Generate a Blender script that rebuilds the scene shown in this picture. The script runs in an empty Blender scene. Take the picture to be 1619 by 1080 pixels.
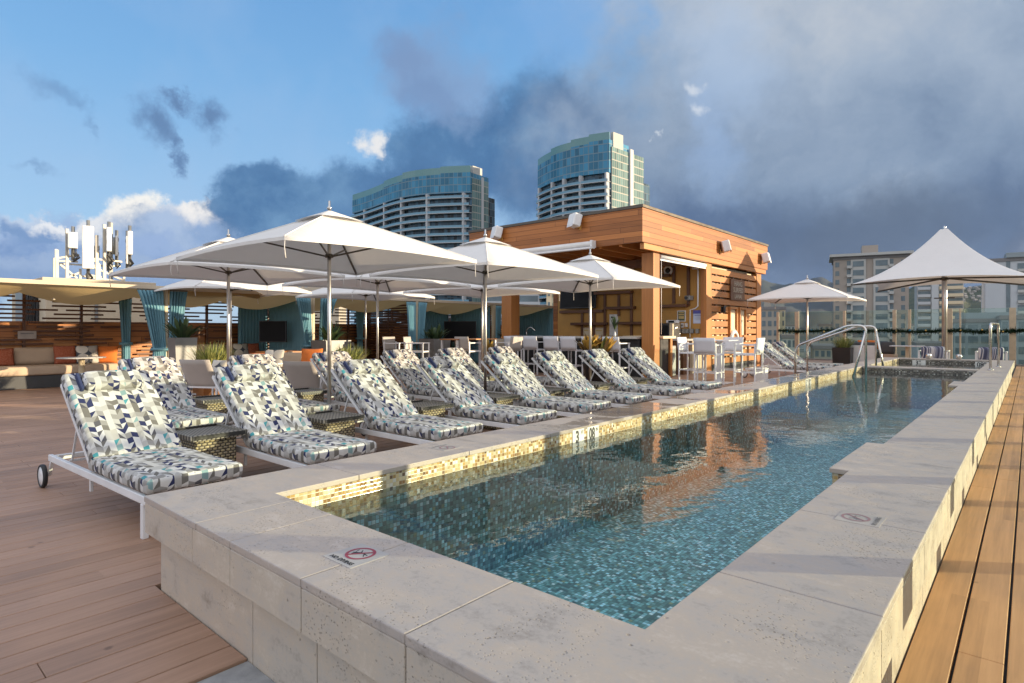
import bpy, bmesh, math, random
from mathutils import Vector, Matrix
random.seed(7)
R = math.radians
C = bpy.data.collections.new('rooftop'); bpy.context.scene.collection.children.link(C)
scene = bpy.context.scene
# ------------------------------------------------------------------ camera frame (used to measure the place)
F, CX, HY, H = 939.0, 809.5, 521.5, 1.30
TH = math.atan((1629-CX)/F); sT, cT = math.sin(TH), math.cos(TH)
def at(u, D, v=None):
    l = (u-CX)/F*D
    p = (cT*l-sT*D, sT*l+cT*D)
    return p if v is None else (p[0], p[1], H+(HY-v)*D/F)
# ------------------------------------------------------------------ mesh builder
class MB:
    def __init__(s): s.v=[]; s.f=[]; s.uv=[]; s.sm=[]
    def face(s, idx, uv=None, smooth=False):
        s.f.append(tuple(idx)); s.uv.append(uv); s.sm.append(smooth)
    def poly(s, pts, uv=None):
        n=len(s.v); s.v+= [tuple(p) for p in pts]; s.face(range(n,n+len(pts)), uv)
    def box(s, x0,x1,y0,y1,z0,z1, M=None):
        n=len(s.v)
        P=[(x0,y0,z0),(x1,y0,z0),(x1,y1,z0),(x0,y1,z0),(x0,y0,z1),(x1,y0,z1),(x1,y1,z1),(x0,y1,z1)]
        if M is not None: P=[tuple(M@Vector(p)) for p in P]
        s.v+=P
        for q in ((3,2,1,0),(4,5,6,7),(0,1,5,4),(1,2,6,5),(2,3,7,6),(3,0,4,7)): s.face([n+i for i in q])
        return s
    def bar(s, a, b, w, h=None, up=(0,0,1)):
        a,b=Vector(a),Vector(b); h=h or w; d=(b-a); L=d.length
        if L<1e-6: return s
        z=d/L; u=Vector(up)
        if abs(z.dot(u))>.98: u=Vector((1,0,0))
        x=u.cross(z).normalized(); y=z.cross(x)
        M=Matrix((x,y,z)).transposed().to_4x4(); M.translation=a
        return s.box(-w/2,w/2,-h/2,h/2,0,L,M)
    def tube(s, pts, r, n=8, caps=True, smooth=True):
        pts=[Vector(p) for p in pts]; base=len(s.v); m=len(pts)
        prev=None
        for i,p in enumerate(pts):
            t=(pts[min(i+1,m-1)]-pts[max(i-1,0)]).normalized()
            if prev is None:
                a=Vector((0,0,1)) if abs(t.z)<.9 else Vector((1,0,0))
                x=a.cross(t).normalized()
            else: x=(prev-t*prev.dot(t)).normalized()
            prev=x; y=t.cross(x); rr=r[i] if isinstance(r,(list,tuple)) else r
            for k in range(n):
                an=2*math.pi*k/n; s.v.append(tuple(p+x*(rr*math.cos(an))+y*(rr*math.sin(an))))
        for i in range(m-1):
            for k in range(n):
                k2=(k+1)%n
                s.face((base+i*n+k,base+i*n+k2,base+(i+1)*n+k2,base+(i+1)*n+k),None,smooth)
        if caps:
            s.face([base+k for k in range(n)][::-1]); s.face([base+(m-1)*n+k for k in range(n)])
        return s
    def lathe(s, prof, c=(0,0,0), n=24, axis='z', smooth=True, closed=False):
        base=len(s.v); m=len(prof)
        for (r,z) in prof:
            for k in range(n):
                a=2*math.pi*k/n
                p=(r*math.cos(a),r*math.sin(a),z)
                if axis=='y': p=(p[0],p[2],p[1])
                if axis=='x': p=(p[2],p[0],p[1])
                s.v.append((c[0]+p[0],c[1]+p[1],c[2]+p[2]))
        for i in range(m-1 if not closed else m):
            i2=(i+1)%m
            for k in range(n):
                k2=(k+1)%n
                s.face((base+i*n+k,base+i*n+k2,base+i2*n+k2,base+i2*n+k),None,smooth)
        if not closed:
            if prof[0][0]>1e-4: s.face([base+k for k in range(n)][::-1])
            if prof[-1][0]>1e-4: s.face([base+(m-1)*n+k for k in range(n)])
        return s
    def prism(s, poly, z0, z1, top=True, bottom=True):
        n=len(s.v); k=len(poly)
        s.v+=[(p[0],p[1],z0) for p in poly]+[(p[0],p[1],z1) for p in poly]
        L=0
        for i in range(k):
            j=(i+1)%k; d=math.hypot(poly[j][0]-poly[i][0],poly[j][1]-poly[i][1])
            s.face((n+i,n+j,n+k+j,n+k+i),[(L,z0),(L+d,z0),(L+d,z1),(L,z1)]); L+=d
        if top: s.face([n+k+i for i in range(k)])
        if bottom: s.face([n+i for i in range(k)][::-1])
        return s
    def grid(s, fn, nu, nv, smooth=True, uvs=None):
        b=len(s.v)
        for j in range(nv+1):
            for i in range(nu+1): s.v.append(tuple(fn(i/nu,j/nv)))
        for j in range(nv):
            for i in range(nu):
                a=b+j*(nu+1)+i
                uv=None
                if uvs:
                    U,V=uvs; uv=[(U*i/nu,V*j/nv),(U*(i+1)/nu,V*j/nv),(U*(i+1)/nu,V*(j+1)/nv),(U*i/nu,V*(j+1)/nv)]
                s.face((a,a+1,a+nu+2,a+nu+1),uv,smooth)
        return s
    def add(s, o, M=None):
        n=len(s.v)
        s.v+= [tuple(M@Vector(p)) for p in o.v] if M is not None else list(o.v)
        for f,uv,sm in zip(o.f,o.uv,o.sm): s.face([n+i for i in f],uv,sm)
        return s
    def mesh(s, name, mat, bevel=0, seg=2, smooth=False, recalc=False, merge=False):
        me=bpy.data.meshes.new(name); me.from_pydata(s.v,[],s.f)
        if any(u is not None for u in s.uv):
            L=me.uv_layers.new(name='UVMap')
            for p,uv in zip(me.polygons,s.uv):
                if uv is not None:
                    for k,li in enumerate(p.loop_indices): L.data[li].uv=uv[k]
        for p,sm in zip(me.polygons,s.sm): p.use_smooth = sm or smooth
        if bevel or merge or recalc:
            bm=bmesh.new(); bm.from_mesh(me)
            if merge: bmesh.ops.remove_doubles(bm,verts=bm.verts,dist=1e-4)
            if recalc: bmesh.ops.recalc_face_normals(bm,faces=bm.faces)
            if bevel:
                es=[e for e in bm.edges if len(e.link_faces)==2 and e.calc_face_angle(0)>.6]
                bmesh.ops.bevel(bm,geom=es,offset=bevel,segments=seg,affect='EDGES',profile=.5,clamp_overlap=True)
            bm.to_mesh(me); bm.free()
            if smooth:
                for p in me.polygons: p.use_smooth=True
        if mat: me.materials.append(mat)
        return me
    def build(s, name, mat, parent=None, loc=(0,0,0), rot=(0,0,0), **k):
        k.setdefault('recalc','cushion' in name or 'pillow' in name)
        o=bpy.data.objects.new(name, s.mesh(name,mat,**k)); C.objects.link(o)
        o.location=loc; o.rotation_euler=rot
        if parent is not None: o.parent=parent
        return o
def tag(o, label, cat, group=None, kind=None):
    if label: o['label']=label
    if cat: o['category']=cat
    if group: o['group']=group
    if kind: o['kind']=kind
    return o
def thing(name, label, cat, loc=(0,0,0), rz=0, group=None):
    o=bpy.data.objects.new(name,None); C.objects.link(o); o.location=loc; o.rotation_euler=(0,0,rz)
    o.empty_display_size=.1
    return tag(o,label,cat,group)
def struct(o): o['kind']='structure'; return o
def dup(o, loc, rz=0, label=None, group=None, rot=None):
    def cp(x,par):
        c=x.copy(); C.objects.link(c)
        if par is not None: c.parent=par
        for ch in KIDS(x): cp(ch,c)
        return c
    r=cp(o,None); r.location=loc; r.rotation_euler=rot or (0,0,rz)
    if label: r['label']=label
    if group: r['group']=group
    return r
def KIDS(x): return [q for q in C.objects if q.parent==x]
def text_mb(txt, size, M, depth=.002, bold=0.0, align='CENTER'):
    cu=bpy.data.curves.new('t','FONT'); cu.body=txt; cu.size=size; cu.extrude=depth; cu.offset=bold
    cu.align_x=align; cu.align_y='CENTER'
    ob=bpy.data.objects.new('t',cu); C.objects.link(ob)
    dg=bpy.context.evaluated_depsgraph_get(); me=bpy.data.meshes.new_from_object(ob.evaluated_get(dg))
    mb=MB(); mb.v=[tuple(M@v.co) for v in me.vertices]
    for p in me.polygons: mb.face(list(p.vertices))
    bpy.data.objects.remove(ob); bpy.data.curves.remove(cu); bpy.data.meshes.remove(me)
    return mb
def frame(o,x,y,z):   # matrix from axes
    M=Matrix((Vector(x),Vector(y),Vector(z))).transposed().to_4x4(); M.translation=Vector(o); return M
# ------------------------------------------------------------------ materials
class G:
    def __init__(s,name):
        s.mat=bpy.data.materials.new(name); s.mat.use_nodes=True; s.t=s.mat.node_tree
        s.bs=s.t.nodes['Principled BSDF']; s.o=s.t.nodes['Material Output']
    def n(s,typ,ins=None,**props):
        nd=s.t.nodes.new('ShaderNode'+typ)
        for k,v in props.items(): setattr(nd,k,v)
        for k,v in (ins or {}).items(): s.set(nd.inputs[k],v)
        return nd
    def set(s,inp,v):
        if hasattr(v,'is_output') or isinstance(v,bpy.types.NodeSocket): s.t.links.new(v,inp)
        else:
            if inp.type=='RGBA' and len(v)==3: v=(*v,1)
            inp.default_value=v
    def m(s,op,a,b=0,c=0):
        nd=s.n('Math',operation=op)
        for i,x in enumerate((a,b,c)): s.set(nd.inputs[i],x)
        return nd.outputs[0]
    def sep(s,v):
        nd=s.n('SeparateXYZ',{0:v}); return nd.outputs
    def comb(s,x=0,y=0,z=0): return s.n('CombineXYZ',{0:x,1:y,2:z}).outputs[0]
    def noise(s,vec,scale,detail=4,rough=.55,dist=0):
        return s.n('TexNoise',{'Vector':vec,'Scale':scale,'Detail':detail,'Roughness':rough,'Distortion':dist}).outputs[0]
    def white(s,vec): return s.n('TexWhiteNoise',{'Vector':vec},noise_dimensions='3D').outputs[0]
    def ramp(s,fac,stops,interp='LINEAR'):
        nd=s.n('ValToRGB',{0:fac}); cr=nd.color_ramp; cr.interpolation=interp
        while len(cr.elements)<len(stops): cr.elements.new(.5)
        for e,(p,c) in zip(cr.elements,stops):
            e.position=p; e.color=(*c,1) if len(c)==3 else c
        return nd.outputs[0]
    def mix(s,f,a,b,typ='MIX'):
        nd=s.n('Mix',data_type='RGBA',blend_type=typ)
        s.set(nd.inputs[0],f); s.set(nd.inputs[6],a); s.set(nd.inputs[7],b); return nd.outputs[2]
    def mapr(s,v,a,b,c=0,d=1):
        return s.n('MapRange',{0:v,1:a,2:b,3:c,4:d}).outputs[0]
    def coord(s,which='Object'): return s.n('TexCoord').outputs[which]
    def scale(s,v,sc): return s.n('Mapping',{'Vector':v,'Scale':sc}).outputs[0]
    def bump(s,h,strength=.3,dist=.01,nrm=None):
        nd=s.n('Bump',{'Height':h,'Strength':strength,'Distance':dist})
        if nrm is not None: s.set(nd.inputs['Normal'],nrm)
        return nd.outputs[0]
    def out(s,base=None,rough=.6,metal=0,normal=None,spec=None,**k):
        if base is not None: s.set(s.bs.inputs['Base Color'],base)
        s.set(s.bs.inputs['Roughness'],rough); s.set(s.bs.inputs['Metallic'],metal)
        if normal is not None: s.set(s.bs.inputs['Normal'],normal)
        if spec is not None: s.set(s.bs.inputs['Specular IOR Level'],spec)
        for kk,v in k.items(): s.set(s.bs.inputs[kk],v)
        return s.mat
def simple(name,col,rough=.5,metal=0,var=.12,scale=6,bump=0,bscale=60,spec=None):
    g=G(name); co=g.coord()
    nz=g.noise(co,scale,5); f=g.mapr(nz,.3,.7,1-var,1+var)
    c=g.mix(1.0,col,g.comb(f,f,f),'MULTIPLY')
    rr=g.mapr(nz,.3,.7,max(.02,rough-.06),min(1,rough+.08))
    nm=g.bump(g.noise(co,bscale,3),bump,.004) if bump else None
    return g.out(c,rr,metal,nm,spec)
MAT={}
def deckmat(name,base):
    g=G(name); x,y,z=g.sep(g.coord())
    bi=g.m('FLOOR',g.m('DIVIDE',x,.146)); r1=g.white(g.comb(bi,3,1))
    seg=g.m('FLOOR',g.m('ADD',g.m('DIVIDE',y,3.7),g.m('MULTIPLY',r1,7)))
    r=g.white(g.comb(bi,seg,5))
    st=g.noise(g.comb(g.m('MULTIPLY',x,34),g.m('MULTIPLY',y,1.3),g.m('MULTIPLY',r,9)),1,6,.65)
    bl=g.noise(g.coord(),1.1,5,.6)
    f=g.m('ADD',g.m('ADD',g.m('MULTIPLY',r,.22),g.m('MULTIPLY',st,.55)),g.m('MULTIPLY',bl,.5))
    c=g.ramp(f,[(.38,tuple(b*.62 for b in base)),(.66,base),(.95,(base[0]*1.28,base[1]*1.34,base[2]*1.42))])
    # drips and stains
    sp=g.n('TexVoronoi',{'Vector':g.coord(),'Scale':3.2,'Randomness':1}).outputs[0]
    sp=g.mapr(g.m('ADD',sp,g.m('MULTIPLY',g.noise(g.coord(),40,2),.03)),.055,.085,.6,1)
    c=g.mix(1,c,g.comb(sp,sp,sp),'MULTIPLY')
    nm=g.bump(st,.25,.002)
    return g.out(c,g.mapr(bl,.35,.65,.42,.62),0,nm,.35)
MAT['deck']=deckmat('composite_decking',(.375,.228,.155)); MAT['deck2']=deckmat('sunlit_tone_decking',(.58,.33,.16))  # second one is a lighter, warmer copy with sunlight put into its colour
def trav(name,base,pit=1.0,wetzone=False):
    g=G(name); co=g.coord()
    n1=g.noise(co,1.7,7,.62,.3); n2=g.noise(co,9,6,.65); n3=g.noise(g.scale(co,(3,14,22)),1.2,5,.6)
    f=g.m('ADD',g.m('ADD',g.m('MULTIPLY',n1,.30),g.m('MULTIPLY',n2,.34)),g.m('ADD',g.m('MULTIPLY',n3,.22),g.m('MULTIPLY',g.noise(co,70,3,.7),.20)))
    c=g.ramp(f,[(.38,(base[0]*.66,base[1]*.63,base[2]*.59)),(.50,base),(.57,(base[0]*1.07,base[1]*1.02,base[2]*.95)),(.68,tuple(min(.9,b*1.28) for b in base))])
    zone=g.mapr(g.noise(co,3.1,5,.65),.49,.62)
    v=g.n('TexVoronoi',{'Vector':g.n('VectorMath',{0:co,1:g.comb(g.m('MULTIPLY',n2,.02),g.m('MULTIPLY',n1,.02),0)},operation='ADD').outputs[0],'Scale':75}).outputs[0]
    p=g.m('MULTIPLY',g.mapr(g.m('ADD',v,g.m('MULTIPLY',g.noise(co,33,3),.35)),.30,.46,1,0),zone)
    v2=g.n('TexVoronoi',{'Vector':co,'Scale':19}).outputs[0]
    big=g.m('MULTIPLY',g.mapr(g.m('ADD',v2,g.m('MULTIPLY',g.noise(co,60,3),.25)),.17,.25,1,0),g.mapr(g.noise(co,4.2,3),.52,.6))
    p=g.m('MULTIPLY',g.m('MAXIMUM',p,big),pit)
    c=g.mix(g.m('MULTIPLY',p,.62),c,(.16,.125,.09))
    hh=g.m('SUBTRACT',g.m('MULTIPLY',n2,.25),p)
    wet=0
    if wetzone:
        x,y,z=g.sep(co)
        wet=g.m('MULTIPLY',g.m('MULTIPLY',g.m('LESS_THAN',x,-2.86),g.m('MULTIPLY',g.mapr(y,3.6,4.6),g.mapr(y,15,12))),g.mapr(g.m('ADD',g.noise(co,1.5,4),g.m('MULTIPLY',n2,.12)),.50,.56))
        c=g.mix(g.m('MULTIPLY',wet,.42),c,(.15,.125,.10)); hh=g.m('MULTIPLY',hh,g.m('SUBTRACT',1,g.m('MULTIPLY',wet,.8)))
    nm=g.bump(hh,.7,.005)
    rg_=g.mapr(n2,.35,.65,.34,.6)
    if wetzone: rg_=g.m('ADD',g.m('MULTIPLY',rg_,g.m('SUBTRACT',1,wet)),g.m('MULTIPLY',wet,.05))
    return g.out(c,rg_,0,nm,.4)
MAT['trav']=trav('travertine',(.49,.43,.37),1.0)
MAT['trav_top']=trav('travertine_coping',(.425,.372,.34),.9,True)
MAT['grout']=simple('grout',(.22,.19,.16),.9)
MAT['concrete']=simple('grey_concrete',(.30,.30,.30),.8,0,.2,14,.4,120)
def mosaic(name,cols,size,grout,rough=.15,g3=True):
    g=G(name); co=g.coord(); x,y,z=g.sep(co)
    def cell(a): return g.m('FLOOR',g.m('DIVIDE',a,size))
    def edge(a):
        f=g.m('FRACT',g.m('DIVIDE',a,size)); return g.m('MINIMUM',f,g.m('SUBTRACT',1,f))
    nrm=g.n('NewGeometry').outputs['True Normal']; nx,ny,nz=[g.m('ABSOLUTE',q) for q in g.sep(nrm)]
    big=10
    ex=g.m('ADD',edge(x),g.m('MULTIPLY',nx,big)); ey=g.m('ADD',edge(y),g.m('MULTIPLY',ny,big)); ez=g.m('ADD',edge(z),g.m('MULTIPLY',nz,big))
    e=g.m('MINIMUM',g.m('MINIMUM',ex,ey),ez)
    cx=g.m('MULTIPLY',cell(x),g.m('SUBTRACT',1,g.m('ROUND',nx))); cy=g.m('MULTIPLY',cell(y),g.m('SUBTRACT',1,g.m('ROUND',ny))); cz=g.m('MULTIPLY',cell(z),g.m('SUBTRACT',1,g.m('ROUND',nz)))
    r=g.white(g.comb(cx,cy,cz)); r2=g.white(g.comb(cy,cz,g.m('ADD',cx,7)))
    c=g.ramp(r,cols,'CONSTANT')
    f=g.mapr(r2,0,1,.75,1.2); c=g.mix(1,c,g.comb(f,f,f),'MULTIPLY')
    gr=g.mapr(e,.04,.075)
    c=g.mix(gr,grout,c)
    nm=g.bump(g.mapr(e,.03,.12),.3,.002)
    return g.out(c,g.m('SUBTRACT',.7,g.m('MULTIPLY',gr,.7-rough)),0,nm)
MAT['gold']=mosaic('gold_mosaic',[(0,(.52,.40,.21)),(.25,(.60,.50,.30)),(.45,(.42,.27,.10)),(.62,(.68,.60,.42)),(.76,(.30,.17,.07)),(.86,(.80,.76,.66)),(.95,(.20,.13,.08))],.0235,(.50,.42,.29))
MAT['dark_mosaic']=mosaic('brown_grey_mosaic',[(0,(.10,.085,.065)),(.35,(.16,.14,.11)),(.6,(.05,.045,.04)),(.8,(.30,.27,.22)),(.92,(.5,.48,.43))],.03,(.12,.11,.10))
MAT['floor_mosaic']=mosaic('teal_mosaic',[(0,(.12,.27,.24)),(.26,(.20,.42,.40)),(.48,(.07,.15,.135)),(.64,(.26,.58,.60)),(.80,(.48,.82,.90)),(.93,(.70,.88,.88)),(.98,(.32,.36,.18))],.026,(.11,.18,.16),.3)
def watermat():
    g=G('pool_water'); co=g.coord(); t=g.t
    n=g.m('ADD',g.noise(g.scale(co,(1,.8,1)),3.4,3,.5,.4),g.m('MULTIPLY',g.noise(co,13,2,.5),.2))
    nm=g.bump(n,.13,.03)
    fr=g.n('Fresnel',{'IOR':1.31,'Normal':nm}).outputs[0]
    tr=g.n('BsdfTransparent',{'Color':(.93,.99,.99,1)}).outputs[0]
    rf=g.n('BsdfRefraction',{'Color':(.80,.93,.95,1),'Roughness':.0,'IOR':1.18,'Normal':nm}).outputs[0]
    ms=g.n('MixShader',{0:.0,1:tr,2:rf}).outputs[0]
    gl=g.n('BsdfGlossy',{'Color':(1,1,1,1),'Roughness':.015,'Normal':nm}).outputs[0]
    m=g.n('MixShader',{0:fr,1:ms,2:gl}).outputs[0]
    t.links.new(m,g.o.inputs[0]); return g.mat
MAT['water']=watermat()
def fabric():
    g=G('geometric_fabric'); uv=g.coord('UV'); u,v,_=g.sep(uv)
    w,h=.042,.052
    U=g.m('DIVIDE',u,w); V=g.m('DIVIDE',v,h); col=g.m('FLOOR',U); f=g.m('FRACT',U)
    vv=g.m('ADD',V,g.m('MULTIPLY',g.m('PINGPONG',U,1.0),.30)); row=g.m('FLOOR',vv); q=g.m('FRACT',vv)
    c4=g.m('MODULO',g.m('ADD',col,400),4); par=g.m('MODULO',g.m('ADD',col,400),2)
    hc=g.m('MODULO',g.m('ADD',col,400),8); hr=g.m('MODULO',g.m('ADD',row,400),14)
    rp=g.m('MODULO',g.m('ADD',g.m('ADD',g.m('ADD',row,400),col),g.m('ADD',400,g.m('GREATER_THAN',g.white(g.comb(hr,hc,77)),.84))),2)
    r0=g.white(g.comb(hc,hr,2))
    up=g.m('ADD',g.m('MULTIPLY',par,f),g.m('MULTIPLY',g.m('SUBTRACT',1,par),g.m('SUBTRACT',1,f)))
    dg=g.m('GREATER_THAN',q,up)
    spl=g.m('MULTIPLY',dg,g.m('GREATER_THAN',r0,.66))
    r=g.white(g.comb(hc,hr,g.m('ADD',11,g.m('MULTIPLY',spl,3))))
    lightc=g.ramp(r,[(0,(.61,.605,.595)),(.42,(.44,.435,.425)),(.68,(.29,.28,.265)),(.86,(.58,.575,.56))],'CONSTANT')
    darkc=g.ramp(r,[(0,(.17,.16,.145)),(.32,(.032,.038,.10)),(.70,(.10,.098,.11)),(.86,(.30,.29,.28)),(.94,(.62,.61,.59))],'CONSTANT')
    cA=g.mix(g.m('ABSOLUTE',g.m('SUBTRACT',rp,g.m('MULTIPLY',spl,.999))),darkc,lightc)
    cB=g.ramp(r,[(0,(.43,.42,.40)),(.40,(.54,.53,.505)),(.78,(.07,.29,.33)),(.86,(.22,.34,.35)),(.91,(.36,.35,.33))],'CONSTANT')
    c=g.mix(g.m('LESS_THAN',c4,1),cA,cB)
    wv=g.noise(g.scale(uv,(900,900,1)),1,2)
    f2=g.mapr(g.noise(g.coord(),3,3),.3,.7,.92,1.05); c=g.mix(1,c,g.comb(f2,f2,f2),'MULTIPLY')
    wr=g.noise(g.coord(),7,4,.6)
    nm=g.bump(g.m('ADD',g.m('MULTIPLY',wv,.2),wr),.16,.02)
    return g.out(c,.85,0,nm,.2)
MAT['fabric']=fabric()
MAT['white_metal']=simple('white_powder_coat',(.74,.74,.75),.38,0,.05)
MAT['steel']=simple('brushed_steel',(.62,.60,.57),.22,1,.08,4)
MAT['pole']=simple('satin_aluminium',(.62,.60,.57),.34,1,.06,4)
MAT['black_rubber']=simple('black_rubber',(.02,.02,.022),.6)
MAT['black']=simple('black_plastic',(.018,.018,.02),.35)
MAT['charcoal']=simple('charcoal_panel',(.05,.052,.055),.55)
MAT['bronze']=simple('dark_bronze_metal',(.10,.085,.07),.4,.6)
def canvas(name,col,trans):
    g=G(name); co=g.coord()
    nz=g.noise(co,2.2,4); f=g.mapr(nz,.3,.7,.975,1.01); c=g.mix(1,col,g.comb(f,f,f),'MULTIPLY')
    nm=g.bump(g.m('ADD',g.noise(g.scale(co,(1,1,2.5)),4,4,.6,.8),g.m('MULTIPLY',g.noise(co,300,1),.05)),.2,.035)
    d=g.n('BsdfDiffuse',{'Color':c,'Normal':nm}).outputs[0]; t=g.n('BsdfTranslucent',{'Color':c,'Normal':nm}).outputs[0]
    m=g.n('MixShader',{0:trans,1:d,2:t}).outputs[0]; g.t.links.new(m,g.o.inputs[0]); return g.mat
MAT['canvas']=canvas('white_canvas',(.80,.78,.75),.16)
MAT['tan_canvas']=canvas('tan_canvas',(.50,.37,.18),.25)
MAT['curtain']=canvas('teal_curtain',(.22,.43,.52),.25)
def wicker():
    g=G('woven_rattan'); co=g.coord(); x,y,z=g.sep(co)
    s=g.m('ADD',x,y)
    row=g.m('FLOOR',g.m('DIVIDE',z,.024)); c1=g.m('ABSOLUTE',g.m('SINE',g.m('ADD',g.m('MULTIPLY',s,72),g.m('MULTIPLY',row,1.571))))
    fr=g.m('FRACT',g.m('DIVIDE',z,.024)); e=g.m('MULTIPLY',g.m('SINE',g.m('MULTIPLY',fr,3.1416)),c1)
    r=g.white(g.comb(g.m('FLOOR',g.m('MULTIPLY',s,30)),row,1))
    c=g.mix(r,(.44,.36,.20),(.26,.215,.15)); c=g.mix(g.mapr(e,.12,.5),(.02,.016,.012),c)
    return g.out(c,.5,0,g.bump(e,.9,.006))
MAT['wicker']=wicker()
def wicker2():
    g=G('woven_tray'); co=g.coord(); x,y,z=g.sep(co)
    a=g.m('ABSOLUTE',g.m('SINE',g.m('MULTIPLY',x,120))); b=g.m('ABSOLUTE',g.m('SINE',g.m('ADD',g.m('MULTIPLY',y,85),g.m('MULTIPLY',g.m('FLOOR',g.m('MULTIPLY',x,38.2)),1.57))))
    e=g.m('MULTIPLY',a,b); c=g.mix(g.mapr(e,.15,.6),(.02,.018,.016),(.34,.31,.26))
    return g.out(c,.42,0,g.bump(e,.8,.005))
MAT['tray']=wicker2()
def planks(name,base,ph=.135,dark=.5,gap=True,axis='h'):
    g=G(name); co=g.coord(); x,y,z=g.sep(co)
    l=g.m('ADD',x,y)
    if axis=='v': l,z=z,g.m('ADD',x,y)
    row=g.m('FLOOR',g.m('DIVIDE',z,ph)); rr=g.white(g.comb(row,1,1))
    seg=g.m('FLOOR',g.m('ADD',g.m('DIVIDE',l,2.6),g.m('MULTIPLY',rr,9))); r=g.white(g.comb(row,seg,4))
    gr=g.noise(g.comb(g.m('MULTIPLY',l,1.4),g.m('MULTIPLY',z,38),g.m('MULTIPLY',r,20)),1,6,.6,.4)
    f=g.m('ADD',g.m('MULTIPLY',r,.5),g.m('MULTIPLY',gr,.6))
    c=g.ramp(f,[(.15,tuple(b*dark for b in base)),(.55,base),(.95,(base[0]*1.45,base[1]*1.55,base[2]*1.6))])
    fz=g.m('FRACT',g.m('DIVIDE',z,ph)); e=g.m('MINIMUM',fz,g.m('SUBTRACT',1,fz))
    fl=g.m('FRACT',g.m('ADD',g.m('DIVIDE',l,2.6),g.m('MULTIPLY',rr,9))); el=g.m('MULTIPLY',g.m('MINIMUM',fl,g.m('SUBTRACT',1,fl)),18)
    nm=None
    if gap:
        e=g.m('MINIMUM',e,el)
        k=g.mapr(e,.015,.045); c=g.mix(k,(base[0]*.18,base[1]*.15,base[2]*.12),c)
        nm=g.bump(g.m('ADD',k,g.m('MULTIPLY',gr,.15)),.4,.004)
    else: nm=g.bump(gr,.15,.003)
    return g.out(c,.42,0,nm,.4)
MAT['cedar']=planks('cedar_planks',(.36,.13,.034))
MAT['timber']=planks('cedar_timber',(.40,.16,.045),.4,.62,False,'v')
MAT['timber_h']=planks('cedar_slat',(.44,.175,.05),.4,.62,False)
MAT['dark_timber']=planks('brown_timber',(.13,.055,.025),.4,.6,False)
MAT['dark_planks']=planks('dark_hardwood_planks',(.47,.185,.055),.14)
MAT['ochre']=simple('ochre_paint',(.50,.27,.07),.7,0,.08,3)
MAT['cream']=simple('cream_paint',(.62,.52,.36),.6,0,.06)
MAT['beige_wall']=simple('beige_render',(.55,.46,.34),.8,0,.08,2)
MAT['sofa']=simple('beige_upholstery',(.49,.375,.27),.9,0,.08,3,.3,300)
MAT['orange']=simple('orange_fabric',(.62,.16,.025),.85,0,.1,20,.3,200)
def leafpat(name,a,b,sc,th=.5):
    g=G(name); co=g.coord(); n=g.n('TexVoronoi',{'Vector':co,'Scale':sc},feature='DISTANCE_TO_EDGE').outputs[0]
    return g.out(g.mix(g.mapr(n,th*.1,th*.16),a,b),.85)
MAT['rust']=leafpat('rust_leaf_fabric',(.45,.16,.09),(.33,.075,.03),26)
def dots():
    g=G('overlapping_circle_fabric'); uv=g.coord('UV'); u,v,_=g.sep(uv)
    s=.24
    fx=g.m('ABSOLUTE',g.m('SUBTRACT',g.m('FRACT',g.m('DIVIDE',u,s)),.5)); fy=g.m('ABSOLUTE',g.m('SUBTRACT',g.m('FRACT',g.m('DIVIDE',v,s)),.5))
    d=g.m('SQRT',g.m('ADD',g.m('MULTIPLY',fx,fx),g.m('MULTIPLY',fy,fy)))
    c=g.mix(g.m('GREATER_THAN',d,.5),(.66,.62,.54),(.07,.08,.10))
    half=g.m('GREATER_THAN',g.m('FRACT',g.m('DIVIDE',u,s*2)),.5)
    c=g.mix(g.m('MULTIPLY',half,g.m('LESS_THAN',d,.5)),c,(.40,.38,.34))
    return g.out(c,.85)
MAT['dots']=dots()
def stripes():
    g=G('navy_striped_fabric'); x,y,z=g.sep(g.coord())
    r=g.white(g.comb(g.m('FLOOR',g.m('DIVIDE',g.m('ADD',x,y),.018)),1,1))
    return g.out(g.ramp(r,[(0,(.06,.07,.13)),(.35,(.30,.32,.40)),(.6,(.60,.60,.62)),(.85,(.16,.18,.27))],'CONSTANT'),.85)
MAT['stripes']=stripes()
MAT['navy']=simple('navy_cushion',(.025,.035,.10),.85)
MAT['sling']=simple('taupe_sling_mesh',(.46,.42,.385),.8,0,.05,4,.3,400)
MAT['white_sling']=simple('white_sling_mesh',(.66,.66,.68),.75,0,.05,4,.3,400)
MAT['white_paint']=simple('white_paint',(.75,.75,.74),.5,0,.05)
MAT['granite']=leafpat('dark_speckled_granite',(.05,.05,.05),(.02,.022,.024),40)
MAT['stone_top']=simple('grey_granite_top',(.42,.40,.37),.25,0,.3,60)
MAT['zinc']=simple('galvanised_planter',(.26,.265,.26),.5,.5,.15,3)
MAT['screen']=simple('black_screen',(.006,.006,.007),.35,spec=.15)
MAT['soil']=simple('potting_soil',(.035,.025,.018),.95)
def leaf(name,a,b,tr=.25):
    g=G(name); oi=g.n('NewGeometry').outputs['Random Per Island']
    c=g.mix(oi,a,b)
    d=g.n('BsdfPrincipled',{'Base Color':c,'Roughness':.5}).outputs[0]; t=g.n('BsdfTranslucent',{'Color':c}).outputs[0]
    g.t.links.new(g.n('MixShader',{0:tr,1:d,2:t}).outputs[0],g.o.inputs[0]); return g.mat
MAT['grass']=leaf('yellow_green_blades',(.10,.15,.035),(.42,.42,.14))
MAT['agave']=leaf('dark_green_leaves',(.025,.06,.03),(.11,.16,.06))
MAT['croton']=leaf('yellow_croton_leaves',(.62,.42,.09),(.40,.24,.06))
MAT['croton_dark']=leaf('bronze_croton_leaves',(.10,.045,.025),(.09,.11,.03))
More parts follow.
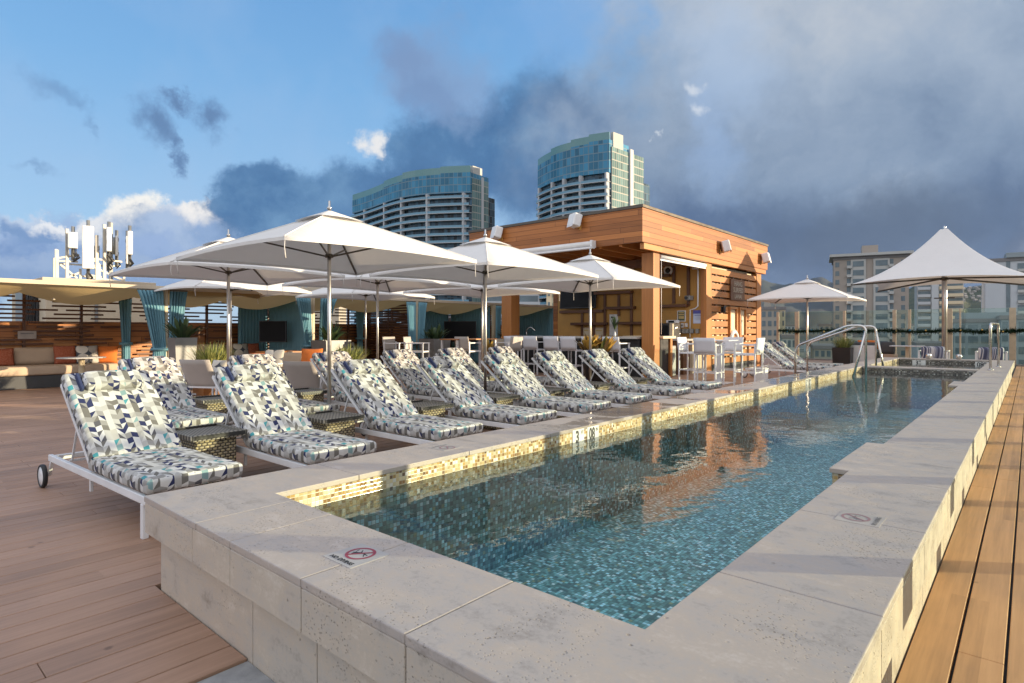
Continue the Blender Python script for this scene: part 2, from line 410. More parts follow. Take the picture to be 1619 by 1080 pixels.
MAT['tree']=leaf('tree_foliage',(.025,.05,.02),(.07,.10,.03))
MAT['pine']=leaf('garland_needles',(.008,.028,.012),(.02,.06,.02))
def glassrail():
    g=G('clear_rail_glass'); fr=g.n('Fresnel',{'IOR':1.35}).outputs[0]
    tr=g.n('BsdfTransparent',{'Color':(.86,.93,.90,1)}).outputs[0]; gl=g.n('BsdfGlossy',{'Color':(.9,1,.96,1),'Roughness':.01}).outputs[0]
    g.t.links.new(g.n('MixShader',{0:fr,1:tr,2:gl}).outputs[0],g.o.inputs[0]); return g.mat
MAT['glass']=glassrail()
MAT['glass_edge']=simple('green_glass_edge',(.30,.42,.36),.2)
MAT['post']=simple('champagne_post',(.50,.42,.30),.4,.3)
MAT['red']=simple('red_enamel',(.30,.045,.07),.5)
MAT['ink']=simple('black_ink',(.02,.02,.025),.5)
MAT['sign_white']=simple('white_ceramic',(.72,.71,.68),.3)
MAT['sign_grey']=simple('worn_sign_tile',(.42,.39,.37),.5)
MAT['paper']=simple('pale_blue_paper',(.50,.58,.75),.7)
MAT['paper_head']=simple('blue_print',(.08,.09,.35),.6)
MAT['frame_green']=simple('dark_green_print',(.07,.09,.05),.4)
MAT['gold_print']=simple('gold_print',(.55,.40,.15),.5)
MAT['blue_cloth']=simple('blue_plastic',(.02,.05,.30),.5)
MAT['ball_gold']=simple('gold_ornament',(.5,.36,.12),.2,.8)
MAT['ball_blue']=simple('blue_ornament',(.05,.22,.35),.2,.6)
MAT['bulb']=simple('clear_bulb',(.55,.5,.4),.1)
def facade(name,glass,mull,mw,mh,rough=.08,lw=.06,vlo=.4,vhi=1.5):
    g=G(name); u,v,_=g.sep(g.coord('UV'))
    fu=g.m('FRACT',g.m('DIVIDE',u,mw)); fv=g.m('FRACT',g.m('DIVIDE',v,mh))
    eu=g.m('LESS_THAN',fu,lw); ev=g.m('LESS_THAN',fv,lw*1.3); e=g.m('MAXIMUM',eu,ev)
    r=g.white(g.comb(g.m('FLOOR',g.m('DIVIDE',u,mw)),g.m('FLOOR',g.m('DIVIDE',v,mh)),3))
    f=g.mapr(r,0,1,vlo,vhi); c=g.mix(1,glass,g.comb(f,f,f),'MULTIPLY'); c=g.mix(e,c,mull)
    tilt=g.n('Bump',{'Height':r,'Strength':.02,'Distance':.1}).outputs[0]
    return g.out(c,g.m('ADD',rough,g.m('MULTIPLY',e,.4)),0,tilt,.22)
MAT['curtain_wall']=facade('blue_curtain_wall',(.045,.20,.33),(.16,.24,.29),1.5,2.5,.22,.09,.65,1.25)
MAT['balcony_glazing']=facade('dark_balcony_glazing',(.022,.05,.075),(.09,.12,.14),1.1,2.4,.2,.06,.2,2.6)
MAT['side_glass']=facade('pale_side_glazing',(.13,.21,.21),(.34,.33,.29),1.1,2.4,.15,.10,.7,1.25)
MAT['slab']=simple('pale_concrete_slab',(.46,.47,.48),.7,0,.05,.1)
MAT['rail_glass_far']=simple('balcony_rail_glass',(.13,.28,.38),.25)
MAT['tan_conc']=simple('tan_concrete',(.34,.295,.255),.85,0,.06,.06)  # city walls from here on: cloud shade is put into the darkened colours
MAT['pale_conc']=simple('offwhite_concrete',(.42,.42,.40),.8,0,.06,.06)
MAT['win']=simple('window_glass',(.10,.14,.16),.12,0,.3,.3)
MAT['white_bld']=simple('white_building_paint',(.46,.48,.50),.8,0,.05,.06)
MAT['beige_bld']=simple('beige_building_paint',(.34,.31,.265),.85,0,.06,.06)
MAT['blue_bld']=simple('bluegrey_building_paint',(.24,.28,.30),.6,0,.06,.06)
MAT['roof']=simple('grey_roofing',(.20,.19,.19),.9)
def hillmat():
    g=G('forested_hillside'); co=g.coord()
    n=g.noise(co,.006,8,.62); n2=g.noise(co,.05,5,.7)
    c=g.ramp(g.m('ADD',g.m('MULTIPLY',n,.6),g.m('MULTIPLY',n2,.4)),[(.35,(.016,.028,.013)),(.5,(.035,.05,.02)),(.6,(.075,.08,.035)),(.7,(.10,.085,.045))])
    return g.out(c,.95,0,g.bump(n2,.6,12))
MAT['hill']=hillmat()
def groundmat():
    g=G('city_ground'); co=g.coord(); n=g.noise(co,.02,6,.6)
    return g.out(g.ramp(n,[(.35,(.04,.06,.025)),(.5,(.10,.10,.08)),(.65,(.18,.17,.15))]),.95)
MAT['ground']=groundmat()
MAT['pole_paint']=simple('pale_grey_steel_paint',(.50,.47,.41),.5,.2)
MAT['roof_glass']=simple('green_roof_glass',(.12,.26,.27),.2)
MAT['letter_bronze']=simple('pale_bronze_letters',(.34,.28,.22),.4,.3)
MAT['far_forest']=simple('cloud_shaded_forest',(.016,.024,.019),.95,0,.5,.004)  # cloud shade over the mountains is put into this darker colour
SUN_E=4.6; SKY_K=.49; NISH=.1; EXPO=1.03; REAR=1.42; HAZE=2.2e-5
def wthing(name,label,cat,loc,group=None): return thing(name,label,cat,loc,0,group)
def wb(mb,name,mat,parent,**k):          # mesh given in world coordinates under an unrotated thing
    return mb.build(name,mat,parent,loc=tuple(-q for q in parent.location),**k)
def atY(u,Y):
    a=(u-CX)/F; X=Y*(a*cT-sT)/(cT+a*sT); return X, -sT*X+cT*Y
def atX(u,X):
    a=(u-CX)/F; Y=-X*(cT+sT*a)/(sT-cT*a); return Y, -sT*X+cT*Y
def zat(v,D): return H+(HY-v)*D/F
# ================================================================== DECK
XL,XR,Y0,Y1=-18.4,.98,-3.0,28.25
mb=MB(); n=int(math.floor(XL/.146)); rng=random.Random(3)
while n*.146<XR:
    x0,x1=n*.146+.003,n*.146+.143
    def run(a,b):
        y=a+rng.uniform(.4,3.6)
        p=a
        while p<b:
            q=min(y,b); mb.box(x0,x1,p,q-.0025,-.028,0); p=q; y+=3.7
    if x1<=-3.285: run(Y0,Y1)
    elif x0>=-.385: pass
    else:
        if x1<-2.33: run(Y0,1.085)
        if x1<-.39: run(21.06,Y1)
    n+=1
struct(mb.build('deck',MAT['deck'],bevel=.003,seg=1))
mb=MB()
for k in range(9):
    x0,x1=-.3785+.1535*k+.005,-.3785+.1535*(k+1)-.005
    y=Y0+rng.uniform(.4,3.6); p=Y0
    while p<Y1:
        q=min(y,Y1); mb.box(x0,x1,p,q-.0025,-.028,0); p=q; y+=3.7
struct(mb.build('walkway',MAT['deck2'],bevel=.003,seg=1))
mb=MB()
for a in ((XL,-3.29,Y0,Y1),(-.38,XR,Y0,Y1),(-3.29,-.38,21.06,Y1),(-3.29,-2.338,Y0,1.08)): mb.box(*a,-.10,-.034)
struct(mb.build('gap_shade_sheet',MAT['black_rubber']))  # added black sheet, stands in for the shade between the boards
struct(MB().box(-2.336,-.385,Y0,1.085,-.10,-.012).build('concrete_strip',MAT['concrete']))
# ================================================================== POOL
ZC=.467; ZS=.437; WZ=.349
pool=wthing('swimming_pool','long raised lap pool with travertine coping and gold mosaic waterline','pool',(-1.84,11,0))
e=.0018
def slab(mb,poly,z0=ZS,z1=ZC):
    cx=sum(p[0] for p in poly)/len(poly); cy=sum(p[1] for p in poly)/len(poly)
    mb.prism(poly,z0,z1)
def rect(x0,x1,y0,y1): return [(x0+e,y0+e),(x1-e,y0+e),(x1-e,y1-e),(x0+e,y1-e)]
co=MB()
slab(co,[(-3.35,1.03),(-2.71-e,1.03),(-2.71-e,1.49),(-2.9,1.49),(-2.9,1.99-e),(-3.35,1.99-e)])
for a,b in ((-2.71,-2.38),(-2.38,-1.84),(-1.84,-1.29)): slab(co,rect(a,b,1.03,1.49))
slab(co,[(-1.29+e,1.03),(-.32,1.03),(-.32,2.01-e),(-.81,2.01-e),(-.81,1.49),(-1.29+e,1.49)])
yl=[1.99]+[2.88+.915*i for i in range(20)]; yl=[y for y in yl if y<20.8]+[21.1]
for a,b in zip(yl,yl[1:]): slab(co,rect(-3.35,-2.9,a,b))
yr=[2.01,2.95,3.84,5.15,6.05,6.95,7.85,8.75,9.65,10.55,11.06,11.98,12.9,13.8,14.7,15.6,16.5,17.4,18.3,19.2,20.1,21.1]
for a,b in zip(yr,yr[1:]):
    if a==3.84: slab(co,[(-.32,a+e),(-.32,b-e),(-.81,b-e),(-.81,b-.10),(-.915,b-.10),(-.915,a+.12),(-.81,a+.12),(-.81,a+e)][::1])
    elif a==11.06: slab(co,[(-.32,a+e),(-.32,b-e),(-.935,b-e),(-.935,a+e)])
    else: slab(co,rect(-.81,-.32,a,b))
for a,b in ((-2.9,-2.2),(-2.2,-1.5),(-1.5,-.81)): slab(co,rect(a,b,15.5,15.95)); slab(co,rect(a,b,20.62,21.1))
wb(co,'coping',MAT['trav_top'],pool,bevel=.004,seg=2)
gr=MB()
for a in ((-3.343,-2.907,1.037,21.09),(-.803,-.327,1.037,21.09),(-2.9,-.81,1.037,1.483),(-2.9,-.81,15.507,15.943),(-2.9,-.81,20.627,21.09)): gr.box(*a,ZS+.004,ZC-.004)
wb(gr,'grout_bed',MAT['grout'],pool)
ap=MB(); q=.0025
xj=[-3.347,-2.75,-2.38,-1.84,-1.29,-.75,-.323]
for a,b in zip(xj,xj[1:]): ap.box(a+q,b-q,1.033,1.10,.283,ZS-.002)
ys=[1.103]+[1.99+.915*i for i in range(20)]+[21.06]
for a,b in zip(ys,ys[1:]):
    ap.box(-3.347,-3.28,a+q,b-q,.283,ZS-.002); ap.box(-.39,-.323,a+q,b-q,.283,ZS-.002)
ap.box(-3.3,-.4,21.03,21.097,.283,ZS-.002)
wb(ap,'apron',MAT['trav'],pool,bevel=.003,seg=1)
bw=MB()
xj=[-3.29,-2.30,-1.83,-1.33,-.85,-.38]
for a,b in zip(xj,xj[1:]): bw.box(a+q,b-q,1.087,1.15,-.02,.281)
ys=[1.152]+[1.55+.9*i for i in range(21)]+[21.05]
for a,b in zip(ys,ys[1:]):
    bw.box(-3.29,-3.23,a+q,b-q,-.02,.281); bw.box(-.44,-.38,a+q,b-q,-.02,.281)
bw.box(-3.22,-.45,20.99,21.05,-.02,.281)
wb(bw,'base_wall',MAT['trav'],pool,bevel=.002,seg=1)
core=MB()
for a in ((-3.225,-2.96,1.16,20.98),(-.75,-.445,1.16,20.98),(-2.96,-.75,1.16,1.43),(-2.96,-.75,20.66,20.98)): core.box(*a,-.8,ZS-.004)
wb(core,'core_wall',MAT['grout'],pool)
tb=MB()
tb.box(-2.96,-2.905,1.435,15.55,.30,ZS); tb.box(-.805,-.75,1.435,15.55,.30,ZS); tb.box(-2.905,-.805,1.435,1.487,.30,ZS)
tb.box(-.90,-.806,3.97,5.03,.05,ZS); tb.box(-.92,-.806,11.07,11.97,.05,ZS)
tb.box(-2.96,-2.905,15.9,20.66,.05,ZS); tb.box(-.805,-.75,15.9,20.66,.05,ZS)
wb(tb,'tile_band',MAT['gold'],pool)
wb(MB().box(-2.904,-.806,15.506,15.944,-.7,ZS),'spa_wall',MAT['dark_mosaic'],pool); wb(MB().box(-2.904,-.806,20.624,20.66,-.7,ZS),'spa_wall',MAT['dark_mosaic'],pool)
fl=MB(); fl.box(-2.96,-.75,1.43,15.52,-.50,-.42); fl.box(-2.96,-.75,15.9,20.66,-.55,-.5)
fl.box(-2.96,-2.9052,1.435,15.5,-.42,.298); fl.box(-.8048,-.75,1.435,15.5,-.42,.298); fl.box(-2.905,-.805,1.435,1.4868,-.42,.298)
fl.box(-2.904,-.806,1.487,2.05,-.42,-.05); fl.box(-2.904,-2.35,13.2,15.5,-.42,-.12); fl.box(-.96,-.806,2.06,15.4,-.42,-.28)
wb(fl,'basin',MAT['floor_mosaic'],pool)
w=MB(); w.grid(lambda a,b:(-2.906+2.102*a,1.486+14.03*b,WZ),2,8); w.grid(lambda a,b:(-2.906+2.102*a,15.94+4.69*b,WZ),2,4)
struct(w.build('water',MAT['water']))
# depth markers and signs (parts of the pool)
def marker(y0,y1,big,small,name='depth_marker'):
    m=wb(MB().box(-2.906,-2.9,y0,y1,.318,.452),name,MAT['sign_white'],pool)
    m['label']='white depth tile reading %s %s'%(big,small)
    t=text_mb(big,.135,frame((-2.8995,y0+(y1-y0)*.40,.386),(0,.80 if len(big)==1 else .66,0),(0,0,1),(1,0,0)),.0006,.005)
    t.add(text_mb(small,.042,frame((-2.8995,y0+(y1-y0)*.82,.418),(0,.8,0),(0,0,1),(1,0,0)),.0006,.0005))
    wb(t,'numerals',MAT['ink'],pool).parent=m
    return m
def fixsub(m):
    for k in KIDS(m): k.location=(0,0,0)
for a in ((4.10,4.27,'3','FT'),(4.32,4.50,'08','IN'),(10.98,11.12,'3','FT'),(11.15,11.32,'08','IN')): fixsub(marker(*a))
def marker2(x,txt):
    m=wb(MB().box(x-.16,x+.16,20.618,20.6235,.285,.425),'depth_marker',MAT['sign_white'],pool); m['label']='white hot tub depth tile reading %s'%txt
    wb(text_mb(txt,.15,frame((x-.02,20.617,.35),(1,0,0),(0,0,1),(0,-1,0)),.0008,.003),'numerals',MAT['ink'],pool).parent=m; fixsub(m)
marker2(-2.42,"3''"); marker2(-.98,"09''")
def nodiving(cx,cy,ax,ay,face,ring,ink):
    M=frame((cx,cy,ZC),ax,ay,(0,0,1))
    m=wb(MB().box(-.088,.088,-.085,.085,-.001,.0012,M),'no_diving_tile',face,pool)
    r=MB(); N=40
    for k in range(N):
        a0,a1=2*math.pi*k/N,2*math.pi*(k+1)/N
        r.poly([M@Vector((rr*math.cos(a),.018+rr*math.sin(a),.002)) for rr,a in ((.046,a0),(.057,a0),(.057,a1),(.046,a1))])
    r.add(MB().box(-.004,.004,-.05,.05,.0018,.0026,M@Matrix.Translation((0,.018,0))@Matrix.Rotation(R(-38),4,'Z')))
    wb(r,'prohibition_ring',ring,pool).parent=m
    t=text_mb('NO DIVING',.026,M@Matrix.Translation((0,-.063,.0022)),.0003,.0006)
    wb(t,'lettering',ink,pool).parent=m; t=MB()
    D=M@Matrix.Translation((0,.018,.0014))
    for a,b,wd in (((-.034,-.010,0),(.0,.008,0),.007),((0,.008,0),(.036,.004,0),.005),((-.005,.006,0),(-.02,.024,0),.004),((-.012,-.004,0),(-.03,-.02,0),.0045),((.012,.008,0),(.033,-.012,0),.004),((-.03,.0,0),(-.036,.02,0),.003)):
        t.add(MB().bar(a,b,wd,.0008),D)
    wb(t,'diver_pictogram',ink,pool).parent=m; fixsub(m); return m
nodiving(-1.875,1.275,(1,0,0),(0,1,0),MAT['sign_grey'],MAT['red'],MAT['ink'])['label']='grey NO DIVING tile with a red prohibition ring on the near coping'
MAT['faded_red']=simple('faded_red',(.30,.17,.18),.6); MAT['faded_ink']=simple('faded_ink',(.20,.19,.19),.6)
MAT['faded_tile']=simple('faded_tile',(.40,.36,.33),.6)
nodiving(-.565,2.985,(0,1,0),(-1,0,0),MAT['faded_tile'],MAT['faded_red'],MAT['faded_ink'])['label']='faded NO DIVING tile on the right coping'
nodiving(-3.12,2.86,(0,-1,0),(1,0,0),MAT['faded_tile'],MAT['faded_red'],MAT['faded_ink'])['label']='faded NO DIVING tile on the left coping beside the loungers'
# small rail caps, hand rails
def rail(label,pts_list,flanges,z):
    t=wthing('handrail',label,'handrail',(pts_list[0][0][0],pts_list[0][0][1],z),'stainless pool handrails')
    for i,pts in enumerate(pts_list):
        wb(MB().tube(pts,.024,12),'rail_tube' if i==0 else 'brace_tube',MAT['steel'],t)
    for f in flanges: wb(MB().lathe([(.05,f[2]),(.05,f[2]+.012),(.03,f[2]+.02),(.026,f[2]+.02)],(f[0],f[1],0),16),'flange',MAT['steel'],t)
    return t
def arc(a,b,c,n=6):  # quadratic bend
    a,b,c=Vector(a),Vector(b),Vector(c)
    return [tuple((1-t)**2*a+2*t*(1-t)*b+t*t*c) for t in [i/n for i in range(n+1)]]
def stair_rail(y,xb,x1,x2,xleg,zb,zleg,label,ldx):
    zt=1.385
    p=[(xb,y,zb),(xb,y,.72)]+arc((xb,y,.74),(xb,y,.92),(xb+.10,y,.99))+arc((x1-.10,y,zt-.06),(x1,y,zt),(x1+.12,y,zt))+arc((x2-.13,y,zt),(x2,y,zt),(x2,y,zt-.13))+[(x2,y,zleg-.3)]
    return rail(label,[p,[(x2,y,zt-.10),(xleg,y+.06,zleg-.25)]],[(xb,y,zb)],zb)
E1=lambda u,Y: atY(u,Y)[0]
stair_rail(13.55,E1(1257.5,13.55),E1(1338,13.55),E1(1369,13.55),E1(1345,13.55)-.03,.0,WZ,'bent stainless steel handrail entering the lap pool with a slanting leg',0)
stair_rail(16.25,E1(1276.5,16.25),E1(1352,16.25),E1(1385,16.25),E1(1398,16.25)+.03,.0,WZ,'bent stainless steel handrail descending into the far hot tub',0)
xr=-.62
pts=[(xr,15.7,ZC),(xr,15.7,1.3)]+arc((xr,15.7,1.33),(xr,15.7,1.43),(xr+.01,15.82,1.43))+arc((-.55,17.08,1.43),(-.54,17.2,1.43),(-.54,17.2,1.33))+[(-.54,17.2,ZC)]
rail('upright inverted U stainless grab rail on the right coping',[pts],[(xr,15.7,ZC),(-.54,17.2,ZC)],ZC)
for k,(u,v) in enumerate(((1468,565),(1516,565))):
    x=atY(u,20.85)[0]
    t=wthing('spout','small round metal cap on the far hot tub coping, '+('left of the tent pole','right of the tent pole')[k],'spout',(x,20.85,ZC),'metal caps on the hot tub coping')
    wb(MB().lathe([(.055,ZC),(.055,ZC+.03),(.07,ZC+.04),(.07,ZC+.13),(.05,ZC+.145),(0,ZC+.145)],(x,20.85,0),16),'cap',MAT['steel'],t)
# ================================================================== LOUNGERS
def cushion(L,W,T,r=.035,crown=.014,seedv=0,M=None):
    rg=random.Random(seedv); ph=[rg.uniform(0,6) for _ in range(6)]
    mb=MB(); nsec=0
    hx,hy,hz=L/2,W/2,T/2
    rr=min(r,hz*.95)
    sec=[]
    def corner(cy,cz,a0):
        for k in range(5):
            a=a0+math.pi/2*k/4; sec.append((cy+rr*math.cos(a),cz+rr*math.sin(a)))
    corner(hy-rr,hz-rr,0)
    for k in range(1,14): sec.append((hy-rr-(2*hy-2*rr)*k/14,hz))
    corner(-hy+rr,hz-rr,math.pi/2); corner(-hy+rr,-hz+rr,math.pi); corner(hy-rr,-hz+rr,1.5*math.pi)
    xs=[]
    for k in range(6):
        a=math.pi/2*k/5; xs.append((-hx+rr-rr*math.cos(a), rr-rr*math.sin(a)))
    for k in range(1,18): xs.append((-hx+rr+(L-2*rr)*k/18,0))
    for k in range(6):
        a=math.pi/2*(5-k)/5; xs.append((hx-rr+rr*math.cos(a), rr-rr*math.sin(a)))
    N=len(sec)
    for (x,ins) in xs:
        for (y,z) in sec:
            fy=(hy-ins)/hy; fz=(hz-ins)/hz
            yy,zz=y*fy,z*fz
            if z>0: zz+=crown*(1-min(1,abs(y/hy))**3)*(1-min(1,abs(x/hx))**4)+.0018*math.sin(9*x+ph[0]+7*y)*math.sin(11*y+ph[1])
            yy+=.003*math.sin(8*x+ph[2])
            mb.v.append((x,yy,zz))
    for i in range(len(xs)-1):
        for k in range(N):
            k2=(k+1)%N; mb.face((i*N+k,(i+1)*N+k,(i+1)*N+k2,i*N+k2)[::-1],None,True)
    mb.face(range(N),None,True); mb.face([(len(xs)-1)*N+k for k in range(N)][::-1],None,True)
    # box projected uv, metres
    for i,f in enumerate(mb.f):
        P=[Vector(mb.v[k]) for k in f]; nn=Vector((0,0,0))
        for a,b in zip(P,P[1:]+P[:1]): nn+=a.cross(b)
        ax=[abs(nn.x),abs(nn.y)*1.0,abs(nn.z)]
        j=ax.index(max(ax))
        if j==2: mb.uv[i]=[(p.y+3,p.x+3) for p in P]
        elif j==1: mb.uv[i]=[(p.x+3,p.z+3) for p in P]
        else: mb.uv[i]=[(p.y+3,p.z+3+p.x) for p in P]
    if M is not None: mb.v=[tuple(M@Vector(p)) for p in mb.v]
    return mb
LW=.62; ANG=R(38.5)
def make_lounger():
    t=thing('sun_lounger','','sun lounger')
    f=MB()
    for s in (-1,1): f.box(-2.02,0,s*.295-.016,s*.295+.016,.215,.268)
    for x in (-.03,-1.05,-1.98): f.box(x-.02,x+.02,-.279,.279,.222,.262)
    f.build('frame',MAT['white_metal'],t,bevel=.005)
    for s in (-1,1):
        MB().box(-.075,-.033,s*.295-.018,s*.295+.018,0,.215).build('leg',MAT['white_metal'],t,bevel=.004)
        MB().box(-1.16,-1.13,s*.26-.01,s*.26+.01,.10,.216).build('rest_leg',MAT['white_metal'],t,bevel=.003)
        w=MB().lathe([(0.0,-.014),(.02,-.018),(.078,-.012),(.08,0),(.078,.012),(.02,.018),(0,.014)],(-2.03,s*.345,.096),24,'y').build('wheel',MAT['white_metal'],t)
        MB().lathe([(.079,-.017),(.092,-.015),(.096,0),(.092,.015),(.079,.017)],(-2.03,s*.345,.096),28,'y',closed=True).build('tyre',MAT['black_rubber'],w)
        MB().bar((-2.03,s*.30,.096),(-1.95,s*.30,.225),.022).tube([(-2.03,s*.30,.096),(-2.03,s*.36,.096)],.012,8).build('wheel_bracket',MAT['white_metal'],t)
    d=Vector((-math.cos(ANG),0,math.sin(ANG))); nrm=Vector((math.sin(ANG),0,math.cos(ANG)))
    hb=Vector((-1.06,0,.295))
    b=MB()
    for s in (-1,1): b.bar(hb+Vector((0,s*.28,0)),hb+d*.9+Vector((0,s*.28,0)),.026,.03)
    for k in (.02,.45,.88): b.bar(hb+d*k+Vector((0,-.27,0)),hb+d*k+Vector((0,.27,0)),.022)
    b.build('back_frame',MAT['white_metal'],t,bevel=.003)
    br=MB(); p=hb+d*.52
    for s in (-1,1): br.bar(p+Vector((0,s*.25,-.01)),Vector((p.x-.16,s*.25,.26)),.014)
    br.bar((p.x-.16,-.27,.262),(p.x-.16,.27,.262),.016)
    br.build('back_brace',MAT['white_metal'],t)
    seat=cushion(1.08,LW,.10,.03,.009,1,Matrix.Translation((-.53,0,.325)))
    seat.build('seat_cushion',MAT['fabric'],t)
    o=Vector((-1.015,0,.30))+d*.46+nrm*.065
    M=frame(o,tuple(-d),(0,1,0),tuple(nrm))
    cushion(.93,LW,.09,.03,.010,2,M).build('back_cushion',MAT['fabric'],t)
    o2=Vector((-1.015,0,.30))+d*.775+nrm*.135
    pl=cushion(.19,.42,.085,.04,.012,3,frame(o2,tuple(-d),(0,1,0),tuple(nrm))).build('head_pillow',MAT['fabric'],t)
    st=MB(); M2=frame(o2+Vector((0,-.225,0))-nrm*.012,tuple(-d),(0,1,0),tuple(nrm))
    st.box(-.09,.09,-.012,.012,-.02,.03,M2); st.build('strap',MAT['navy'],pl,bevel=.006)
    return t
LG='sun loungers by the pool'
ORD=['first','second','third','fourth','fifth','sixth','seventh','eighth']
FY=[1.27,2.37,3.65,4.88,6.05,7.20,8.50,9.75]
L0=make_lounger(); lx=[-4.12,-4.10,-4.10,-4.10,-4.10,-4.12,-4.12,-4.12]; rng=random.Random(5)
flab=['patterned sun lounger nearest the camera, its black and white wheel in full view',
 'second patterned poolside lounger from the camera, between the two nearest rattan tables',
 'third patterned poolside lounger, its back just right of the front umbrella pole',
 'fourth patterned poolside lounger, its back just left of the middle umbrella pole',
 'fifth patterned poolside lounger, its back just right of the middle umbrella pole',
 'sixth patterned poolside lounger, its back left of the umbrella pole by the bar',
 'seventh patterned poolside lounger, in front of the yellow leaved potted plant',
 'eighth and last patterned poolside lounger, in front of the corner bar column']
for i,y in enumerate(FY):
    rz=rng.uniform(-.02,.02) if i else .045
    o=L0 if i==0 else dup(L0,(0,0,0))
    o.location=(lx[i],y+LW/2,0); o.rotation_euler=(0,0,rz); o['label']=flab[i]; o['group']=LG
RY=[2.58,3.87,5.10,6.40,7.58,8.97]
rlab=['first patterned lounger of the back row, right behind the nearest poolside lounger',
 'patterned sun lounger second in the back row, mostly hidden behind the second poolside lounger',
 'patterned sun lounger third in the back row, seen behind the front umbrella pole',
 'patterned sun lounger fourth in the back row, right behind the third poolside lounger',
 'patterned sun lounger fifth in the back row, its top showing above the fourth poolside lounger',
 'patterned sun lounger sixth in the back row, next to the twin umbrella poles']
for i,y in enumerate(RY): dup(L0,(-6.5+rng.uniform(-.03,.03),y,0),rng.uniform(-.02,.02),rlab[i],LG)
dup(L0,(-3.82,16.62,0),0,'patterned lounger past the bar, nearer of two under the small far umbrella',LG)
dup(L0,(-3.86,18.0,0),.01,'patterned lounger past the bar, farther of two under the small far umbrella',LG)
# ------------------------------------------------------------------ rattan side tables
def make_table():
    t=thing('rattan_side_table','','side table')
    MB().box(-.21,.21,-.17,.17,.012,.385).build('woven_base',MAT['wicker'],t,bevel=.012)
    tr=MB().box(-.275,.275,-.225,.225,.388,.418)
    for s in (-1,1): tr.box(-.28,.28,s*.225-.012,s*.225+.012,.40,.438); tr.box(s*.275-.012,s*.275+.012,-.213,.213,.40,.438)
    tr.build('tray_top',MAT['tray'],t,bevel=.006)
    ft=MB()
    for a in (-1,1):
        for b in (-1,1): ft.box(a*.19-.015,a*.19+.015,b*.15-.015,b*.15+.015,0,.012)
    ft.build('foot',MAT['black'],t)
    return t
T0=make_table(); TG='rattan tables between the loungers'
TY=[2.13,3.33,4.57,5.78,6.93,8.16,9.44]
for i,y in enumerate(TY):
    o=T0 if i==0 else dup(T0,(0,0,0)); o.location=(-5.38,y,0); o.rotation_euler=(0,0,rng.uniform(-.04,.04))
    o['label']='rattan table with woven tray between the %s and %s poolside loungers'%(ORD[i],ORD[i+1]); o['group']=TG
for i,y in enumerate((3.22,4.48,5.75,7.0,8.27)):
    dup(T0,(-7.85,y,0),rng.uniform(-.04,.04),'rattan table with woven tray between the %s and %s back row loungers'%(ORD[i],ORD[i+1]),TG)
# ================================================================== UMBRELLAS
def make_umbrella(a=1.3,ze=2.18,za=2.76):
    t=thing('parasol','','umbrella')
    MB().lathe([(.30,0),(.30,.03),(.28,.045),(.05,.05),(.05,.25),(.035,.26)],(0,0,0),28).build('base_plate',MAT['bronze'],t)
    MB().tube([(0,0,.05),(0,0,za+.05)],.024,14).build('pole',MAT['pole'],t)
    MB().lathe([(.03,za+.05),(.03,za+.07),(.016,za+.08),(.016,za+.15),(0,za+.155)],(0,0,0),12).build('finial',MAT['steel'],t)
    N=12
    def zf(x,y):
        m=max(abs(x),abs(y))/a; k=min(abs(x),abs(y))/a
        z=ze+(za-ze)*max(0,1-m)**.97
        z-=.035*math.sin(math.pi*min(1,m))*(1-(k/max(m,1e-6))**2)*.9      # panels sag between the ribs
        z+=.03*(1-(k/max(m,1e-6))**2)*min(1,m)**6
        return z
    cn=MB()
    for q in range(4):
        c,s=[(1,0),(0,1),(-1,0),(0,-1)][q]
        def fn(u,v,c=c,s=s):
            m=a*(.07+.93*v); k=(2*u-1)*m
            x,y=m*c-k*s,m*s+k*c
            return (x,y,zf(x,y))
        cn.grid(fn,10,12)
        def hem(u,v,c=c,s=s):
            m=a*(1+.002*v); k=(2*u-1)*m; x,y=m*c-k*s,m*s+k*c; return (x,y,zf(x*.999,y*.999)-.035*v)
        cn.grid(hem,10,1)
    for q in range(4):
        an=math.pi/4+q*math.pi/2; L=a*math.sqrt(2)
        cn.tube([(math.cos(an)*L*k/10,math.sin(an)*L*k/10,zf(math.cos(an)*L*k/10*.9999,math.sin(an)*L*k/10*.9999)+.003) for k in range(1,11)],.007,5)
    cn.build('canopy',MAT['canvas'],t,merge=True)
    v=MB(); b=.30
    for q in range(4):
        c,s=[(1,0),(0,1),(-1,0),(0,-1)][q]
        def fn(u,w,c=c,s=s):
            m=b*(.08+.92*w); k=(2*u-1)*m; x,y=m*c-k*s,m*s+k*c
            return (x,y,za+.035-(za-ze)*m/a*1.02-.012*math.sin(math.pi*u)*w*-1)
        v.grid(fn,6,4)
    v.build('vent_cap',MAT['canvas'],t,merge=True)
    MB().lathe([(.05,ze+.02),(.05,ze+.06),(.03,ze+.07)],(0,0,0),16).build('hub',MAT['bronze'],t)
    for q in range(4):
        an=math.pi/4+q*math.pi/2; L=a*math.sqrt(2)
        x,y=math.cos(an),math.sin(an)
        r=MB(); r.bar((x*.06,y*.06,za-.045),(x*L*.985,y*L*.985,ze-.005),.02,.026); r.build('rib',MAT['bronze'],t)
        s=MB(); m=.52; s.bar((x*.05,y*.05,ze+.04),(x*L*m,y*L*m,za-.045-(za-ze-.04)*m-.012),.014,.02); s.build('strut',MAT['bronze'],t)
        cx,cy=x*L*.99,y*L*.99
        MB().tube([(cx,cy,ze-.01),(cx+.01,cy-.01,ze-.10),(cx-.005,cy+.01,ze-.20)],[.004,.004,.007],5).build('tie_cord',MAT['canvas'],t)
    return t
U0=make_umbrella(); UG='square white parasols'
